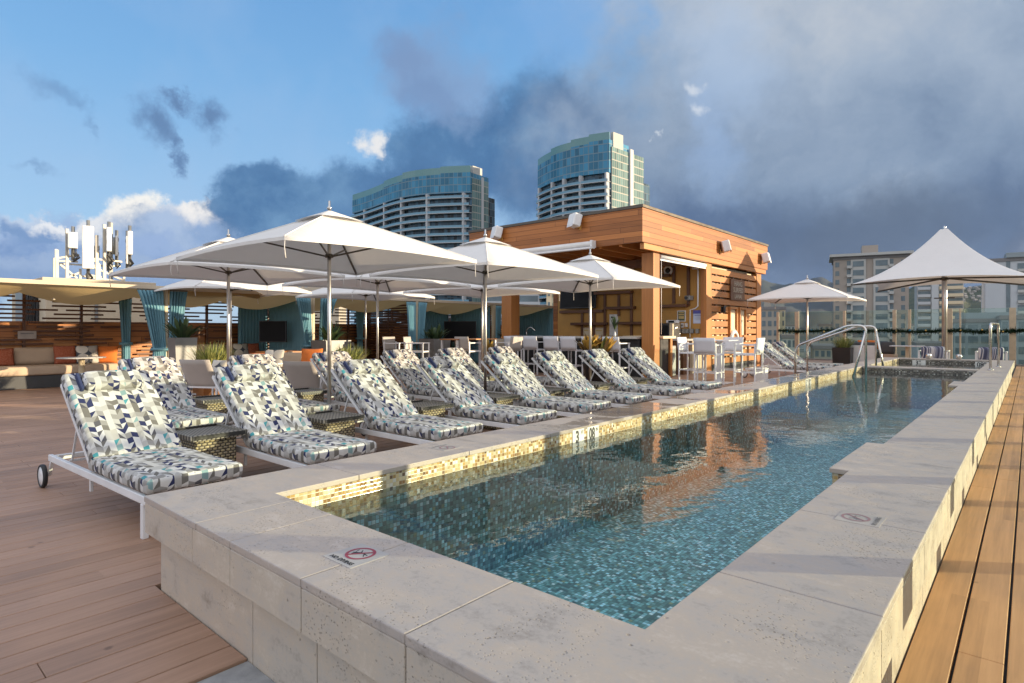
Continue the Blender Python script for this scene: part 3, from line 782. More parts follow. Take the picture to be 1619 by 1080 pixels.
ul=[((-6.6,4.09),'large white square parasol nearest the camera, rising behind the second rattan table'),
 ((-6.6,6.91),'white square parasol in the middle of the poolside row of loungers'),
 ((-6.6,9.93),'white square parasol closest to the bar corner column, pole beside the yellow leaved plant'),
 ((-9.7,4.19),'white square parasol at far left, its corner tip under the rooftop antennas'),
 ((-9.7,7.08),'white square parasol half hidden behind the nearest parasol, in the middle row'),
 ((-9.7,10.05),'white square parasol behind the middle poolside one, their poles almost in line'),
 ((-14.0,6.1),'white square parasol deep at left before the teal curtains, under the leftmost parasol'),
 ((-13.4,9.4),'white square parasol deep among the cabana curtains with the thin bare pole'),
 ((-4.95,18.9),'small white square parasol past the bar over two loungers, mountains behind')]
for i,((x,y),l) in enumerate(ul):
    o=U0 if i==0 else dup(U0,(0,0,0)); o.location=(x,y,0); o['label']=l; o['group']=UG
    o.rotation_euler=(0,0,rng.uniform(-.012,.012))
# tensile tent umbrella
tx,ty=-2.14,24.2
t=thing('tent_umbrella','big white tensile umbrella with a swept conical peak behind the hot tub','umbrella',(tx,ty,0))
a=2.3; ze,za=2.78,4.62
MB().tube([(0,0,.0),(0,0,za)],.075,18).build('mast',MAT['pole'],t)
MB().lathe([(.3,0),(.3,.03),(.1,.05)],(0,0,0),24).build('base_plate',MAT['pole'],t)
cn=MB()
for q in range(4):
    c,s=[(1,0),(0,1),(-1,0),(0,-1)][q]
    def fn(u,v,c=c,s=s):
        e=2*u-1; m=a*(.045+.955*v); 
        bow=1-.13*(1-e*e)*v**2
        k=e*m; mm=m*bow
        x,y=mm*c-k*s,mm*s+k*c
        h=(1-v); z=ze+(za-ze)*(.45*h+.55*h**2.1)+.16*(1-e*e)*v**1.5
        return (x,y,z)
    cn.grid(fn,16,18)
cn.build('canopy',MAT['canvas'],t,merge=True)
MB().lathe([(.12,za-.06),(.13,za-.02),(.07,za+.01),(.03,za+.02),(.05,za+.06),(.03,za+.1),(0,za+.12)],(0,0,0),16).build('finial',MAT['steel'],t)
MB().lathe([(.13,2.95),(.13,3.02),(.08,3.04)],(0,0,0),16).build('hub',MAT['bronze'],t)
for q in range(4):
    an=math.pi/4+q*math.pi/2; L=a*math.sqrt(2)
    r=MB(); r.bar((math.cos(an)*.1,math.sin(an)*.1,3.0),(math.cos(an)*L*.99,math.sin(an)*L*.99,ze-.01),.045,.05); r.build('arm',MAT['bronze'],t)
MB().bar((-.28,0,2.35),(.28,0,2.35),.04).build('crank',MAT['bronze'],t)
# ================================================================== BAR PAVILION
bar=wthing('bar_pavilion','flat roofed cedar clad pool bar with open sides and slatted end wall','bar',(-10.4,18,0))
BX,FX,FY0,FY1,LX=-7.45,-7.3,13.32,22.69,-13.42
fa=MB(); zf0,zf1=3.5,4.36
fa.box(FX-.1,FX,FY0,FY1,zf0,zf1); fa.box(LX,LX+.1,FY0,FY1,zf0,zf1); fa.box(LX+.1,FX-.1,FY0,FY0+.1,zf0,zf1); fa.box(LX+.1,FX-.1,FY1-.1,FY1,zf0,zf1)
wb(fa,'fascia',MAT['cedar'],bar)
wb(MB().box(LX-.03,FX+.03,FY0-.03,FY1+.03,zf1+.002,zf1+.085),'roof_cap',MAT['bronze'],bar,bevel=.01)
wb(MB().box(LX+.11,FX-.11,FY0+.11,FY1-.11,3.86,3.92),'soffit',MAT['dark_planks'],bar)
x=LX+.45
while x<FX-.3:
    wb(MB().box(x-.045,x+.045,FY0+.14,FY1-.2,3.455,3.858),'rafter',MAT['timber_h'],bar); x+=.62
wb(MB().box(FX-.14,FX-.02,FY0+.12,FY1-.12,3.34,3.495),'header_beam',MAT['timber_h'],bar,bevel=.008)
wb(MB().box(LX+.3,FX-.45,16.2,16.45,3.2,3.45),'header_beam',MAT['dark_timber'],bar,bevel=.008)
for (a,b,c,d_) in ((-7.80,-7.45,14.18,14.53),(-12.84,-12.43,14.2,14.62)):
    cl=wb(MB().box(a,b,c,d_,0,3.34),'column',MAT['timber'],bar,bevel=.012)
wb(MB().box(-7.62,-7.43,17.52,17.92,0,3.338),'post',MAT['timber'],bar,bevel=.008)
wb(MB().box(-7.62,-7.43,21.95,22.4,0,3.338),'post',MAT['timber'],bar,bevel=.008)
wb(MB().box(-13.09,-7.63,17.56,17.68,0,3.6),'back_wall',MAT['ochre'],bar)
wb(MB().box(-13.30,-13.10,17.56,22.5,0,3.6),'side_wall',MAT['cedar'],bar)
wb(MB().box(-13.09,-7.63,22.38,22.5,0,3.6),'rear_wall',MAT['cedar'],bar)
wb(MB().box(-7.66,-7.60,17.93,21.94,0,3.335),'slat_backing',MAT['cream'],bar)
sl=MB(); z=.22; rowi=0; rng=random.Random(8)
while z<3.2:
    for k,(a,b) in enumerate(((17.93,21.94),)):
        wins=(1.0<z+.17 and z<2.06)
        segs=[(a,b)] if not wins else [(a,19.28),(20.92,b)]
        for s0,s1 in segs: sl.box(-7.50,-7.455,s0,s1,z,z+.178)
    z+=.236
wb(sl,'slat_screen',MAT['timber_h'],bar,bevel=.004,seg=1)
bl=MB(); z=.22+.178; i=0
while z<3.2:
    for y in [17.95+.72*k+(.36 if i%2 else 0) for k in range(6)]:
        if y<21.85 and not (1.0<z<2.08 and 19.2<y<20.95): bl.box(-7.52,-7.468,y,y+.10,z,z+.058)
    z+=.236; i+=1
wb(bl,'spacer_block',MAT['dark_timber'],bar)
wb(MB().box(-7.58,-7.45,17.93,21.94,0,.20),'plinth',MAT['charcoal'],bar)
for k,(a,b) in enumerate(((19.36,20.04),(20.22,20.86))):
    f=MB(); 
    for (y0,y1,z0,z1) in ((a,a+.07,1.05,2.06),(b-.07,b,1.05,2.06),(a+.07,b-.07,1.99,2.06),(a+.07,b-.07,1.05,1.12)): f.box(-7.55,-7.40,y0,y1,z0,z1)
    w=wb(f,'window',MAT['timber'],bar,bevel=.005)
    pn=wb(MB().box(-7.52,-7.47,a+.072,b-.072,1.122,1.988),'shutter_panel',MAT['cream'],bar); pn.parent=w; pn.location=(0,0,0)
wb(MB().box(-7.56,-7.36,19.25,21.0,1.0,1.045),'window_ledge',MAT['timber_h'],bar,bevel=.006)
# shelving on the back wall
WY=17.555
def SX(u): return atY(u,WY)[0]
DW=SX(985)*-sT+0; 
def SZ(u,v): return zat(v,atY(u,WY)[1])
for (u0,u1,v) in ((944,1002,463),(962,1006,487),(907,962,512),(982,1022,511),(1040,1089,484),(1044,1062,436)):
    wb(MB().box(SX(u0),SX(u1),WY-.22,WY-.003,SZ((u0+u1)/2,v)-.045,SZ((u0+u1)/2,v)+.045),'wall_shelf',MAT['dark_timber'],bar,bevel=.005)
for (u,v0,v1) in ((921,495,533),(940,490,533),(957,463,531),(979,466,500),(999,460,531),(1021,420,531),(1066,416,480),(1089,416,484)):
    wb(MB().box(SX(u)-.045,SX(u)+.045,WY-.05,WY-.002,SZ(u,v1),SZ(u,v0)),'wall_batten',MAT['dark_timber'],bar)
# sign plaque on the slats
pl=wthing('sign_plaque','square wooden plaque with raised bronze lettering on the slatted bar wall','sign',(-7.42,20.2,2.5))
wb(MB().box(-7.453,-7.40,19.42,20.66,2.28,2.98),'board',MAT['dark_timber'],pl,bevel=.01)
t=MB()
for tx_,zz,sz in (('HANG',2.83,.22),('SURFED',2.62,.22),('LANAI',2.41,.20)):
    t.add(text_mb(tx_,sz,frame((-7.398,20.04,zz),(0,1.15,0),(0,0,1),(1,0,0)),.008,.006))
wb(t,'lettering',MAT['letter_bronze'],pl)
sc=wthing('wall_sconce','small dark wall lamp on the slatted bar wall left of the shutters','wall lamp',(-7.45,18.75,1.95))
wb(MB().box(-7.454,-7.42,18.70,18.80,1.86,2.04),'back_plate',MAT['black'],sc,bevel=.006); wb(MB().lathe([(.045,1.84),(.05,1.88),(.05,2.02),(.045,2.06)],(-7.37,18.75,0),14),'shade',MAT['black'],sc)
# flood speakers
def speaker(loc,rz,label,k=1.0):
    t=thing('box_speaker',label,'speaker',loc,rz,'white speakers on the bar roof edge')
    b=MB().box(-.18*k,.18*k,.06,.30,-.17*k,.17*k); b.build('cabinet',MAT['white_paint'],t,bevel=.03,smooth=False,rot=(R(14),0,0))
    MB().box(-.15*k,.15*k,-.001,.004,-.14*k,.14*k).build('grille',MAT['white_sling'],t,loc=(0,.303,-.0),rot=(R(14),0,0)).parent=t
    br=MB(); br.bar((0,0,-.12),(0,.12,-.16),.03).box(-.05,.05,-.002,.02,-.2,-.05); br.build('bracket',MAT['ochre'],t)
    return t
zsp=3.98
xa=atY(917,13.3)[0]; xb_=atY(793,13.3)[0]
for (x,l) in ((xa,'white box speaker on the front roof edge of the bar nearest the corner'),(xb_,'white box speaker at the left of the front roof edge of the bar')):
    D=-sT*x+cT*13.2
    speaker((x,13.318,zat(351 if x==xa else 370,D)),R(180-25),l,1.0)
ya=atX(1138,FX)[0]; yb=atX(1206,FX)[0]
speaker((FX+.002,ya,zat(392,atX(1138,FX)[1])),R(-90+28),'white box speaker on the sunlit right roof edge, above the middle of the bar',1.0)
speaker((FX+.002,yb-.2,zat(411,atX(1206,FX)[1])),R(-90+10),'white box speaker at the far right corner of the bar roof',1.0)
aw=wthing('awning_roller','white rolled awning cassette under the front edge of the bar roof','awning',(-10.6,13.2,3.55))
wb(MB().tube([(-13.2,13.19,3.57),(-8.66,13.19,3.57)],.075,14),'roller',MAT['white_paint'],aw)
wb(MB().box(-13.2,-8.66,13.12,13.26,3.44,3.49),'front_rail',MAT['white_metal'],aw,bevel=.008)
for x in (-12.9,-8.7): wb(MB().box(x-.03,x+.03,13.12,13.318,3.47,3.66),'bracket',MAT['white_metal'],aw)
aw=wthing('roller_blind','white rolled up blind along the top of the right bar opening','blind',(-7.45,16,3.28))
wb(MB().tube([(-7.47,14.56,3.26),(-7.47,17.5,3.26)],.06,12),'roller',MAT['white_paint'],aw)
wb(MB().box(-7.50,-7.44,14.56,17.5,3.155,3.195),'bottom_bar',MAT['white_metal'],aw)
wb(MB().tube([(-7.45,14.62,3.2),(-7.45,14.62,1.18)],.008,6),'pull_cord',MAT['white_metal'],aw)
# TV on the back wall
def tv(label,x0,x1,y,z0,z1,rz=0,stand=False,cx=None,cy=None):
    t=thing('television',label,'television',((x0+x1)/2,y,z0) ,rz)
    w=(x1-x0)/2; h=z1-z0
    MB().box(-w,w,.004,.06,0,h).build('casing',MAT['black'],t,bevel=.008)
    MB().box(-w+.025,w-.025,0,.003,.03,h-.02).build('screen',MAT['screen'],t)
    MB().box(-.2,.2,.06,.12,h*.3,h*.7).build('mount',MAT['black'],t)
    return t
o=tv('black flat television mounted high on the ochre back wall of the bar',-12.82,-11.30,17.30,2.06,2.84)
o.rotation_euler=(R(-6),0,0)
wb(MB().box(-12.95,-11.1,17.46,17.553,1.90,2.0),'wall_shelf',MAT['dark_timber'],bar)
# things on the back wall and counters
def wallflat(name,label,cat,u0,u1,v0,v1,mat,parts=(),th=.02,frame_mat=None):
    x0,x1=SX(u0),SX(u1); um=(u0+u1)/2; z0,z1=SZ(um,v1),SZ(um,v0)
    t=wthing(name,label,cat,((x0+x1)/2,WY,z0))
    wb(MB().box(x0,x1,WY-th,WY-.002,z0,z1),'frame' if frame_mat else 'sheet',frame_mat or mat,t,bevel=.003,seg=1)
    if frame_mat: wb(MB().box(x0+.03,x1-.03,WY-th-.003,WY-th+.001,z0+.03,z1-.03),'print',mat,t)
    for (a,b,c,d_,m) in parts:
        wb(MB().box(x0+(x1-x0)*a,x0+(x1-x0)*b,WY-th-.0055,WY-th-.002,z0+(z1-z0)*c,z0+(z1-z0)*d_),'printed_block',m,t)
    return t
lines=lambda m:[(.2,.8,.78,.86,m),(.2,.8,.64,.70,m),(.16,.84,.3,.56,m)]
wallflat('framed_notice','framed dark green certificate with gold print on the bar back wall','picture',1071,1084.5,491,508.5,MAT['frame_green'],[(.2,.8,.76,.84,MAT['gold_print']),(.17,.83,.58,.68,MAT['gold_print']),(.2,.8,.25,.5,MAT['gold_print'])],.02,MAT['sign_white'])
wallflat('paper_poster','pale blue paper poster with a dark blue header on the bar back wall','poster',1096,1112,490.5,511.5,MAT['paper'],[(0,1,.74,1,MAT['paper_head']),(.15,.85,.6,.64,MAT['paper_head']),(.25,.75,.48,.51,MAT['slab']),(.2,.8,.38,.41,MAT['slab']),(.25,.75,.28,.31,MAT['slab'])],.006)
wallflat('menu_board','tall pale menu board leaning on the bar back wall beside the plant sprig','menu board',964,977,497,531,MAT['sign_white'],[(.2,.5,.82,.9,MAT['ink'])],.02)
wallflat('framed_notice','small framed cream notice low on the bar back wall, left of the menu board','picture',940,955,518,532,MAT['cream'],[(.2,.8,.6,.75,MAT['gold_print'])],.02,MAT['sofa'])
wallflat('framed_notice','small framed cream notice low on the bar back wall, right of the umbrella pole','picture',922,933,518,531,MAT['cream'],[(.2,.8,.6,.75,MAT['gold_print'])],.02,MAT['sofa'])
for k,(u0,u1,v0,v1,l) in enumerate(((1077,1081,511,518,'white switch plate with a dark centre on the bar back wall'),(1083,1087.5,511,517,'blank cream switch plate beside the poster'))):
    wallflat('wall_switch',l,'switch',u0,u1,v0,v1,MAT['white_paint'],[(.3,.7,.3,.7,MAT['black'])] if k==0 else (),.03)
for u0,u1,l in ((1072,1078,'leftmost small grey dispenser in the row low on the bar back wall'),(1080,1086,'grey metal dispenser second from left on the bar back wall'),(1086.5,1090.5,'pale dispenser right behind the white pipe'),(1092,1098,'olive dispenser just right of the white pipe'),(1101.5,1106,'rightmost small dispenser low on the bar back wall')):
    wallflat('soap_dispenser',l,'dispenser',u0,u1,520,527,MAT['zinc'],(),.10)
cam_=wthing('security_camera','round white security camera high on the ochre bar wall','camera',(SX(1058),WY,SZ(1058,428)))
wb(MB().lathe([(.15,WY-.10),(.15,WY-.05),(.13,WY-.003)],(SX(1058),0,SZ(1058,428)),20,'y'),'housing',MAT['white_paint'],cam_)
wb(MB().lathe([(0,WY-.13),(.07,WY-.12),(.09,WY-.101)],(SX(1058),0,SZ(1058,428)),16,'y'),'lens',MAT['black'],cam_)
pipe=wthing('conduit_pipe','thin white pipe with an elbow running down the bar back wall','pipe',(SX(1098),WY,SZ(1098,532)))
P=lambda u,v:(SX(u),WY-.05,SZ(u,v))
wb(MB().tube([P(1104.5,424),P(1104.5,484),P(1100,488),P(1092.5,490),P(1092,534)],.022,8),'tube',MAT['white_paint'],pipe)
wb(MB().box(SX(1103)-.12,SX(1103)+.08,WY-.16,WY-.06,SZ(1103,426),SZ(1103,419)),'lamp_head',MAT['white_paint'],pipe,bevel=.01)
mw=wthing('projector_box','small white box with dark lens on a shelf by the bar pillar','box',(SX(1094),WY,SZ(1094,470)))
wb(MB().box(SX(1089),SX(1097),WY-.3,WY-.01,SZ(1093,475),SZ(1093,468)),'case',MAT['zinc'],mw,bevel=.01)
wb(MB().lathe([(.05,WY-.33),(.05,WY-.301)],(SX(1091.5),0,SZ(1093,471.5)),12,'y'),'lens',MAT['black'],mw)
# front counter
ct=wthing('bar_counter','long stone topped bar counter with dark granite front under the bar roof','bar counter',(-10.1,14.3,0))
wb(MB().box(-12.35,-7.84,14.0,14.62,1.055,1.115),'counter_top',MAT['stone_top'],ct,bevel=.008)
wb(MB().box(-12.2,-7.86,14.16,14.5,0,1.053),'counter_front',MAT['granite'],ct)
wb(MB().box(-12.25,-9.6,13.90,13.998,1.0,1.05),'edge_rail',MAT['black'],ct)
wb(MB().box(-12.42,-12.36,13.5,14.19,0,1.02),'end_panel',MAT['beige_wall'],ct,bevel=.01)
fau=wthing('faucet','curved chrome tap on the bar counter beside the left timber column','tap',(-12.0,14.45,1.115))
wb(MB().tube([(-12.0,14.45,1.115),(-12.0,14.45,1.28)]+arc((-12.0,14.45,1.28),(-11.85,14.45,1.48),(-11.66,14.45,1.27),8),.014,8),'spout',MAT['steel'],fau)
sv=wthing('service_counter','cream topped service counter with a black fridge beside the corner column','service counter',(-7.8,15,0))
wb(MB().box(-8.6,-7.36,14.56,15.32,1.06,1.13),'counter_top',MAT['cream'],sv,bevel=.01)
wb(MB().box(-8.5,-7.47,14.62,15.08,0,1.058),'fridge_front',MAT['black'],sv,bevel=.01)
wb(MB().box(-8.5,-7.42,15.10,15.22,0,1.058),'side_panel',MAT['timber'],sv)
wb(MB().box(-8.6,-7.5,15.24,15.62,0,.86),'bin_drum',MAT['zinc'],sv,bevel=.03)
sk=wthing('sink_counter','cream fronted sink counter in the right bar opening','sink counter',(-8.2,16.8,0))
wb(MB().box(-9.6,-7.40,16.1,17.3,.98,1.04),'counter_top',MAT['stone_top'],sk,bevel=.008)
wb(MB().box(-9.5,-7.47,16.62,17.25,0,.978),'counter_front',MAT['cream'],sk)
wb(MB().box(-9.4,-7.55,16.18,16.6,0,.978),'cupboard',MAT['dark_timber'],sk)
fau=wthing('faucet','tall chrome sink tap in the right bar opening','tap',(-8.0,16.9,1.04))
wb(MB().tube([(-8.0,16.9,1.04),(-8.0,16.9,1.3)]+arc((-8.0,16.9,1.3),(-8.0,16.75,1.45),(-8.05,16.6,1.3),8),.016,8),'spout',MAT['steel'],fau)
bb=wthing('cleaning_cloth','crumpled blue plastic sheet lying on the sink counter','cloth',(-8.2,16.35,1.04))
mb=MB(); rg=random.Random(2); mb.grid(lambda a,b:(-8.7+.8*a,16.2+.3*b,1.045+.10*math.sin(9*a+4*b)**2*math.sin(3.14*a)*math.sin(3.14*b)),14,8)
wb(mb,'sheet',MAT['blue_cloth'],bb)
mo=wthing('microwave','black countertop microwave behind the corner column','microwave',(-9.0,16.9,1.04))
u0,u1=SX(1044)+.35,SX(1063)+.35
wb(MB().box(u0-.15,u1-.13,16.9,17.4,1.04,1.5),'body',MAT['black'],mo,bevel=.01); wb(MB().box(u1-.125,u1-.02,16.9,17.4,1.04,1.5),'control_panel',MAT['cream'],mo)
wb(MB().box(u0-.11,u1-.17,16.893,16.899,1.1,1.44),'door_glass',MAT['screen'],mo)
rd=wthing('card_reader','small white terminal with a dark screen on top of the microwave','terminal',(u0+.3,17.1,1.505))
wb(MB().box(u0+.12,u0+.48,17.0,17.2,1.503,1.60),'case',MAT['white_paint'],rd,bevel=.02); wb(MB().box(u0+.2,u0+.4,16.994,16.999,1.52,1.58),'display',MAT['screen'],rd)
# life ring
lr=wthing('life_ring','white life ring hanging on the slatted bar wall','life ring',(-7.38,19.65,.9))
N=36; tor=MB(); b0=0
for i in range(N):
    a=2*math.pi*i/N
    for k in range(10):
        c=2*math.pi*k/10; rr_=.28+.06*math.cos(c); tor.v.append((-7.385+.06*math.sin(c),19.65+rr_*math.cos(a),.95+rr_*math.sin(a)))
for i in range(N):
    for k in range(10):
        tor.face((i*10+k,((i+1)%N)*10+k,((i+1)%N)*10+(k+1)%10,i*10+(k+1)%10),None,True)
wb(tor,'ring',MAT['white_paint'],lr)
rp=MB()
for i in range(4):
    a=math.pi/4+i*math.pi/2; rp.lathe([(.066,-.03),(.066,.03)],(0,0,0),12)
rope=[(-7.38,19.65+.36*math.cos(2*math.pi*k/24),.95+(.36+.02*math.cos(8*math.pi*k/24))*math.sin(2*math.pi*k/24)) for k in range(25)]
wb(MB().tube(rope,.008,6),'rope',MAT['canvas'],lr)
# ------------------------------------------------------------------ bar stools
def make_stool(fabric='white_sling'):
    t=thing('bar_stool','','bar stool')
    w=.25; dd=.24
    for sx in (-1,1):
        MB().box(sx*w-.016,sx*w+.016,-dd-.016,-dd+.016,0,.98).build('leg',MAT['white_metal'],t)
        MB().box(sx*w-.016,sx*w+.016,dd-.016,dd+.016,0,.93).build('leg',MAT['white_metal'],t)
        MB().box(sx*w-.02,sx*w+.02,-dd+.018,dd+.03,.932,.957).build('armrest',MAT['white_metal'],t)
    f=MB()
    for z in (.30,): 
        f.box(-w+.017,w-.017,dd-.012,dd+.012,z-.013,z+.013); f.box(-w+.017,w-.017,-dd-.012,-dd+.012,z-.013,z+.013)
        for sx in (-1,1): f.box(sx*w-.012,sx*w+.012,-dd+.017,dd-.017,z-.013,z+.013)
    f.build('footrest',MAT['white_metal'],t)
    s=MB(); s.box(-w+.017,w-.017,-dd+.02,dd+.0,.715,.74); 
    s.build('seat',MAT[fabric],t,bevel=.008)
    sf=MB()
    for sx in (-1,1): sf.box(sx*w-.014,sx*w+.014,-dd+.017,dd-.017,.70,.732)
    sf.box(-w+.017,w-.017,dd-.013,dd+.013,.70,.732); sf.build('seat_frame',MAT['white_metal'],t)
    b=MB(); b.grid(lambda u,v:(-w-.01+(2*w+.02)*u,-dd-.02-.045*v+.02*math.sin(3.14*u)*-1,.745+.365*v),6,4)
    bo=b.build('backrest',MAT[fabric],t)
    md=bo.modifiers.new('s','SOLIDIFY'); md.thickness=.022
    return t
S0=make_stool(); SG='white bar stools'
tc=(-5.74,14.30)
slist=[((tc[0]+.02,tc[1]-.66),0,'white bar stool at the near side of the high table, its back to the camera'),
 ((tc[0]-.70,tc[1]+.02),-90,'white bar stool at the left side of the high table, beside the sink counter'),
 ((tc[0]+.70,tc[1]+.0),90,'white bar stool right of the high table, in front of the slatted wall'),
 ((tc[0]-.02,tc[1]+.66),180,'white bar stool on the far side of the high table, facing the pool')]
for i,(p,rz,l) in enumerate(slist):
    o=S0 if i==0 else dup(S0,(0,0,0)); o.location=(p[0],p[1],0); o.rotation_euler=(0,0,R(rz)); o['label']=l; o['group']=SG
for u,l in ((816,'white bar stool leftmost at the granite counter, next to the left column'),(846,'white bar stool second from left at the granite counter'),(879,'white bar stool third from left at the granite counter'),(906,'white bar stool fourth from left at the granite counter, beside the yellow plant'),(940,'white bar stool fifth at the granite counter, behind the yellow plant'),(973,'white bar stool rightmost at the granite counter, next to the corner column')):
    x=atY(u,13.65)[0]; dup(S0,(x,13.68,0),0,l,SG)
ht=thing('high_table','white square bar height table among four white stools','table',(tc[0],tc[1],0))
MB().box(-.38,.38,-.38,.38,1.03,1.055).build('table_top',MAT['white_metal'],ht,bevel=.006)
MB().box(-.05,.05,-.05,.05,.02,1.028).build('pedestal',MAT['white_metal'],ht); MB().box(-.28,.28,-.28,.28,0,.018).build('base_plate',MAT['white_metal'],ht,bevel=.004)
bx=wthing('white_bin','small white box standing on the deck beside the right bar stool','box',(-5.1,15.4,0))
wb(MB().box(-5.24,-4.98,15.3,15.55,0,.30),'body',MAT['white_paint'],bx,bevel=.02); wb(MB().box(-5.25,-4.97,15.29,15.56,.302,.33),'lid',MAT['white_paint'],bx,bevel=.01)
# lounge bar set between the parasols and the cabanas
S1=make_stool('sling')
for i,(x,y,rz,l) in enumerate(((-12.75,9.95,-75,'taupe mesh bar stool left at the far bar height table, half in sun'),(-12.35,10.3,-60,'taupe mesh bar stool nearest the far bar height table end, sunlit back'),(-11.6,11.5,0,'taupe mesh bar stool with a sunlit back before the black cabana television'),(-11.1,12.6,90,'taupe bar stool at the right end of the far table, empty white frame showing'))):
    o=S1 if i==0 else dup(S1,(0,0,0)); o.location=(x,y,0); o.rotation_euler=(0,0,R(rz)); o['label']=l; o['group']='taupe mesh bar stools'
ft=thing('bar_height_table','bar height table with timber top and white legs near the cabanas','table',(-12.0,11.9,0))
MB().box(-.35,.35,-.8,.8,1.02,1.05).build('table_top',MAT['timber_h'],ft,bevel=.005)
for a in (-1,1):
    for b in (-1,1): MB().box(a*.31-.025,a*.31+.025,b*.75-.025,b*.75+.025,0,1.018).build('leg',MAT['white_metal'],ft)
# ------------------------------------------------------------------ plants
def blades(mb,c,n,h0,h1,spread,w,seed,droop=.5,seg=5,lean0=.05):
    rg=random.Random(seed)
    for _ in range(n):
        a=rg.uniform(0,2*math.pi); r0=rg.uniform(0,spread); L=rg.uniform(h0,h1); lean=lean0+rg.random()**.8*droop
        b=a+rg.uniform(-.7,.7); p=Vector((c[0]+r0*math.cos(a),c[1]+r0*math.sin(a),c[2])); dz=Vector((math.cos(b)*lean,math.sin(b)*lean,1)).normalized()
        side=Vector((-math.sin(b),math.cos(b),0)); n0=len(mb.v)
        for k in range(seg+1):
            t=k/seg; ww=w*(math.sin(math.pi*(.12+.88*(1-t)))**.7 if t<1 else .02)*rg.uniform(.9,1.1)
            mb.v+= [tuple(p-side*ww/2),tuple(p+side*ww/2)]
            p=p+dz*(L/seg); dz=(dz+Vector((math.cos(b),math.sin(b),-.35))*(lean*.32)*t).normalized()
        for k in range(seg): mb.face((n0+2*k,n0+2*k+1,n0+2*k+3,n0+2*k+2),None,True)
    return mb
def pot_sq(t,w0,w1,h,mat,c):
    m=MB(); n=4
    P=lambda w,z:[(c[0]-w,c[1]-w,z),(c[0]+w,c[1]-w,z),(c[0]+w,c[1]+w,z),(c[0]-w,c[1]+w,z)]
    a,b,d2,e2=P(w0,0),P(w1,h),P(w1-.03,h),P(w1-.04,h-.06)
    for r1,r2 in ((a,b),(b,d2),(d2,e2)):
        for k in range(4): m.poly([r1[k],r1[(k+1)%4],r2[(k+1)%4],r2[k]])
    m.poly(a[::-1]); wb(m,'pot',mat,t)
    s=MB(); s.poly(e2); wb(s,'soil',MAT['soil'],t)
def planter(name,label,c,w0,w1,h,mat,leafmat,kind,seed):
    t=wthing(name,label,'planter',(c[0],c[1],0)); pot_sq(t,w0,w1,h,mat,c); m=MB(); q=(c[0],c[1],h-.07)
    if kind=='grass': blades(m,q,360,.30,.60,w1*.8,.013,seed,.9)
    if kind=='agave':
        blades(m,q,46,.35,.62,.08,.085,seed,1.2,6); blades(m,q,40,.3,.5,w1*.7,.03,seed+1,1.0)
    if kind=='croton': blades(m,q,80,.35,.95,w1*.7,.10,seed,.8,6)
    wb(m,'foliage',MAT[leafmat],t); return t
planter('planter','tall tapering galvanised planter with dark spiky plant before the leftmost curtains',(-13.9,5.02),.16,.225,1.13,MAT['zinc'],'agave','agave',11)
planter('planter','galvanised planter with spiky agave between the second pair of teal curtains',(-14.2,8.85),.30,.38,1.02,MAT['zinc'],'agave','agave',12)
planter('planter','grey planter with dark aloe in front of the third cabana post',(-14.2,12.55),.28,.36,1.02,MAT['zinc'],'agave','agave',13)
planter('planter','grey planter with dark leaves beside the left bar column',(-14.2,16.0),.28,.36,1.0,MAT['zinc'],'agave','agave',14)
planter('planter','grey planter with a green plant at the end of the farthest cabana',(-13.9,19.6),.25,.34,1.0,MAT['zinc'],'agave','agave',15)
planter('grass_planter','wide planter of yellow green ornamental grass behind the leftmost parasol pole',(-12.45,5.05),.26,.28,.60,MAT['timber_h'],'grass','grass',21)
planter('grass_planter','planter of yellow green ornamental grass behind the front parasol pole',(-11.8,7.8),.26,.28,.52,MAT['timber_h'],'grass','grass',22)
planter('grass_planter','black planter of ornamental grass by the white bench at the glass fence',(-5.45,25.7),.30,.32,.62,MAT['black'],'grass','grass',23)
t=wthing('croton_plant','yellow and bronze broad leaved croton in a round black pot beside the last parasol pole','plant',(-8.0,12.3,0))
wb(MB().lathe([(.24,0),(.34,.46),(.36,.5),(.32,.5),(.3,.44),(0,.43)],(-8.0,12.3,0),24),'pot',MAT['black'],t)
m=MB(); blades(m,(-8.0,12.3,.45),75,.40,.85,.16,.09,31,.75,6); wb(m,'lower_leaves',MAT['croton_dark'],t)
m=MB()
for k,(ox,oy,oz) in enumerate(((-.08,.0,.80),(.14,.22,.74),(-.1,-.2,.72))): blades(m,(-8.0+ox,12.3+oy,oz),34,.24,.48,.05,.10,32+k,1.0,6)
wb(m,'upper_leaves',MAT['croton'],t)
t=wthing('croton_plant','small orange croton in a brown pot at the foot of the left bar column','plant',(-12.3,13.0,0))
wb(MB().lathe([(.2,0),(.28,.6),(.25,.6),(.22,.55),(0,.54)],(-12.3,13.0,0),20),'pot',MAT['timber'],t)
m=MB(); blades(m,(-12.3,13.0,.55),46,.28,.52,.08,.085,41,1.0,6); wb(m,'leaves',MAT['croton'],t)
t=wthing('plant_sprig','thin leafy sprig in a slim vase on the bar counter by the menu board','plant',(-9.9,14.4,1.115))
px_=atY(972,14.35)[0]
t.location=(px_,14.35,1.115)
wb(MB().lathe([(.03,1.115),(.035,1.16),(.018,1.22),(.02,1.25)],(px_,14.35,0),14),'vase',MAT['sign_white'],t)
m=MB(); blades(m,(px_,14.35,1.3),26,.15,.42,.01,.045,44,.5,4); wb(m,'leaves',MAT['agave'],t)
